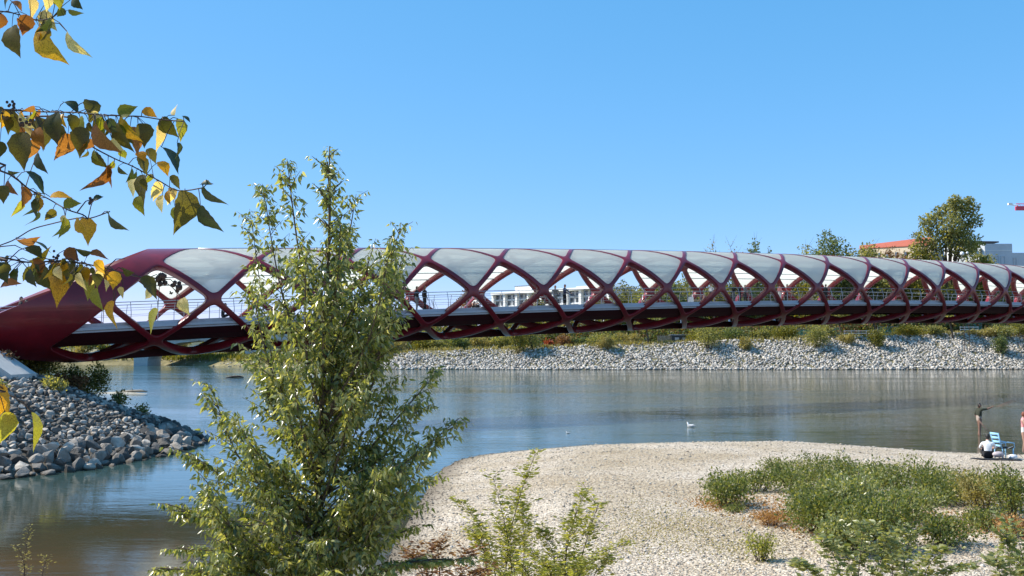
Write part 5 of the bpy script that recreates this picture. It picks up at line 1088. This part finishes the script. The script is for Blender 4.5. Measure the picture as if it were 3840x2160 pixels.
sj={'pelvis':(0,0,.32),'waist':(0,.0,.46),'chest':(0,-.05,.66),'neck':(0,-.1,.82),'head':(0,-.14,.92),'shL':(.19,-.08,.74),'shR':(-.19,-.08,.74),'elL':(.25,-.28,.56),'elR':(-.25,-.28,.56),'wrL':(.12,-.46,.5),'wrR':(-.12,-.46,.5),'hipL':(.1,-.03,.3),'hipR':(-.1,-.03,.3),'knL':(.12,-.45,.45),'knR':(-.12,-.45,.45),'anL':(.12,-.5,.09),'anR':(-.12,-.5,.09),'toeL':(.13,-.66,.04),'toeR':(-.13,-.66,.04)}
onb(1790,2.5,'person crouching on the deck below the node left of the white office block',R(-60)+tb,sj,dict(skin=SK,top=wh,legs=bk_,hair=HAIR,sleeves=1,cover=2))
onb(835,1.0,'person in black crouching on the deck left of the poplar',R(90)+tb,sj,dict(skin=SK,top=bk_,legs=bk_,hair=HAIR,sleeves=2,cover=2))
def deckpt(x,lat):
    lo,hi=-3,22
    for _ in range(40):
        u=(lo+hi)/2; p=D_(u,lat,-1.19)
        if 1920+FPX*p.x/p.y<x: lo=u
        else: hi=u
    return u
u=deckpt(2592,1.8); p=D_(u,1.8,-1.19); t=thing('carrier_bag','white carrier bag standing on the bridge deck','bag',tuple(p)); mb=MB(); mb.box((0,0,.45),(.42,.22,.55),0,0,.85); mb.build('body',wh,t); MB().tube([(-.1,0,.7),(-.06,0,.85),(.06,0,.85),(.1,0,.7)],.012,5).build('handle',wh,t)
# pinkish deck-side bench frames seen through the openings
for x in(2030,2235,2435,2620): 
    u=deckpt(x,2.6); a,b=D_(u-.13,2.6,-1.19),D_(u+.13,2.6,-1.19); t=thing('deck_bench','small pale frame bench at the far bridge rail, %s'%({2030:'left of the person in navy',2235:'right of the person in navy',2435:'midway to the white carrier bag',2620:'beside the white-shirted person'}[x]),'bench',tuple((a+b)/2),'benches on the bridge')
    o_=Vector(t.location); mb=MB(); h=Vector((0,0,.9)); mb.tube([a-o_,a-o_+h,b-o_+h,b-o_],.045,6); mb.build('frame',M['crane_red'] if False else M['steel'],t,True); mb=MB(); q=(b-a); rz_=math.atan2(q.y,q.x); mb.box((0,0,.45),(q.length,.4,.06),rz_); mb.build('seat',M['wood'],t)
# ------------------------------------------------------------------ birds, driftwood, islet
def bird(label,x,y,rz,s):
    p=inv(x,y,Z=0); t=thing('gull',label,'bird',(p.x,p.y,0),None,rz); t.scale=(s,)*3; W_=M['white_paint']
    mb=MB(); mb.ball((0,0,.055),(.22,.085,.085),12); mb.tube([(.14,0,.08),(.19,0,.15),(.20,0,.19)],[.05,.038,.03],8); mb.ball((.215,0,.21),(.05,.035,.036),8); mb.tube([(-.16,0,.07),(-.32,0,.11)],[.045,.01],6); mb.build('body',W_,t,True)
    g=simple('grey_wing_feather',(.42,.44,.47),.7,0,.1,10)
    for q in(-1,1): mb=MB(); mb.ball((-.04,q*.07,.085),(.19,.03,.055),10); mb.tube([(-.14,q*.07,.1),(-.3,q*.02,.13)],[.02,.005],5); mb.build('wing',g,t,True)
    MB().tube([(.25,0,.205),(.305,0,.195)],[.012,.003],5).build('beak',M['orange_roof'],t)
bird('white gull resting on the river beyond the gravel bar',2590,1602,R(125),1.15)
bird('small dark-backed water bird left of the white gull',2130,1625,R(160),.45)
p=inv(470,1476,Z=0); xs=np.linspace(p.x-4.2,p.x+2.6,30); ys=np.linspace(p.y-1.4,p.y+2.4,14)
isl=grid('gravel_islet',xs,ys,lambda X,Y:.16-.05*((X-p.x+.6)/3.2)**2*4-.18*((Y-p.y-.3-(-.25)*(X-p.x))/.9)**2,M['silt'])
t=thing('driftwood_log','pale driftwood log stranded on the small gravel islet','log',(p.x+.9,p.y,.12)); mb=MB(); mb.tube([(-1.5,.5,.06),(-.5,.2,.12),(.6,0,.15),(1.3,-.2,.08)],[.06,.11,.13,.05],7); mb.tube([(-.2,.1,.15),(-.4,.15,.5)],[.04,.015],5); mb.build('trunk',M['wood'],t,True)
p=inv(880,1416,Z=0); t=thing('driftwood_log','dark log lying in the river left of the poplar','log',(p.x,p.y,0)); mb=MB(); mb.tube([(-1.3,0,.02),(-.3,.1,.14),(.7,0,.16),(1.3,.1,.05)],[.05,.14,.15,.05],7); mb.build('trunk',M['twig'],t,True)
print('objects',len(bpy.data.objects))
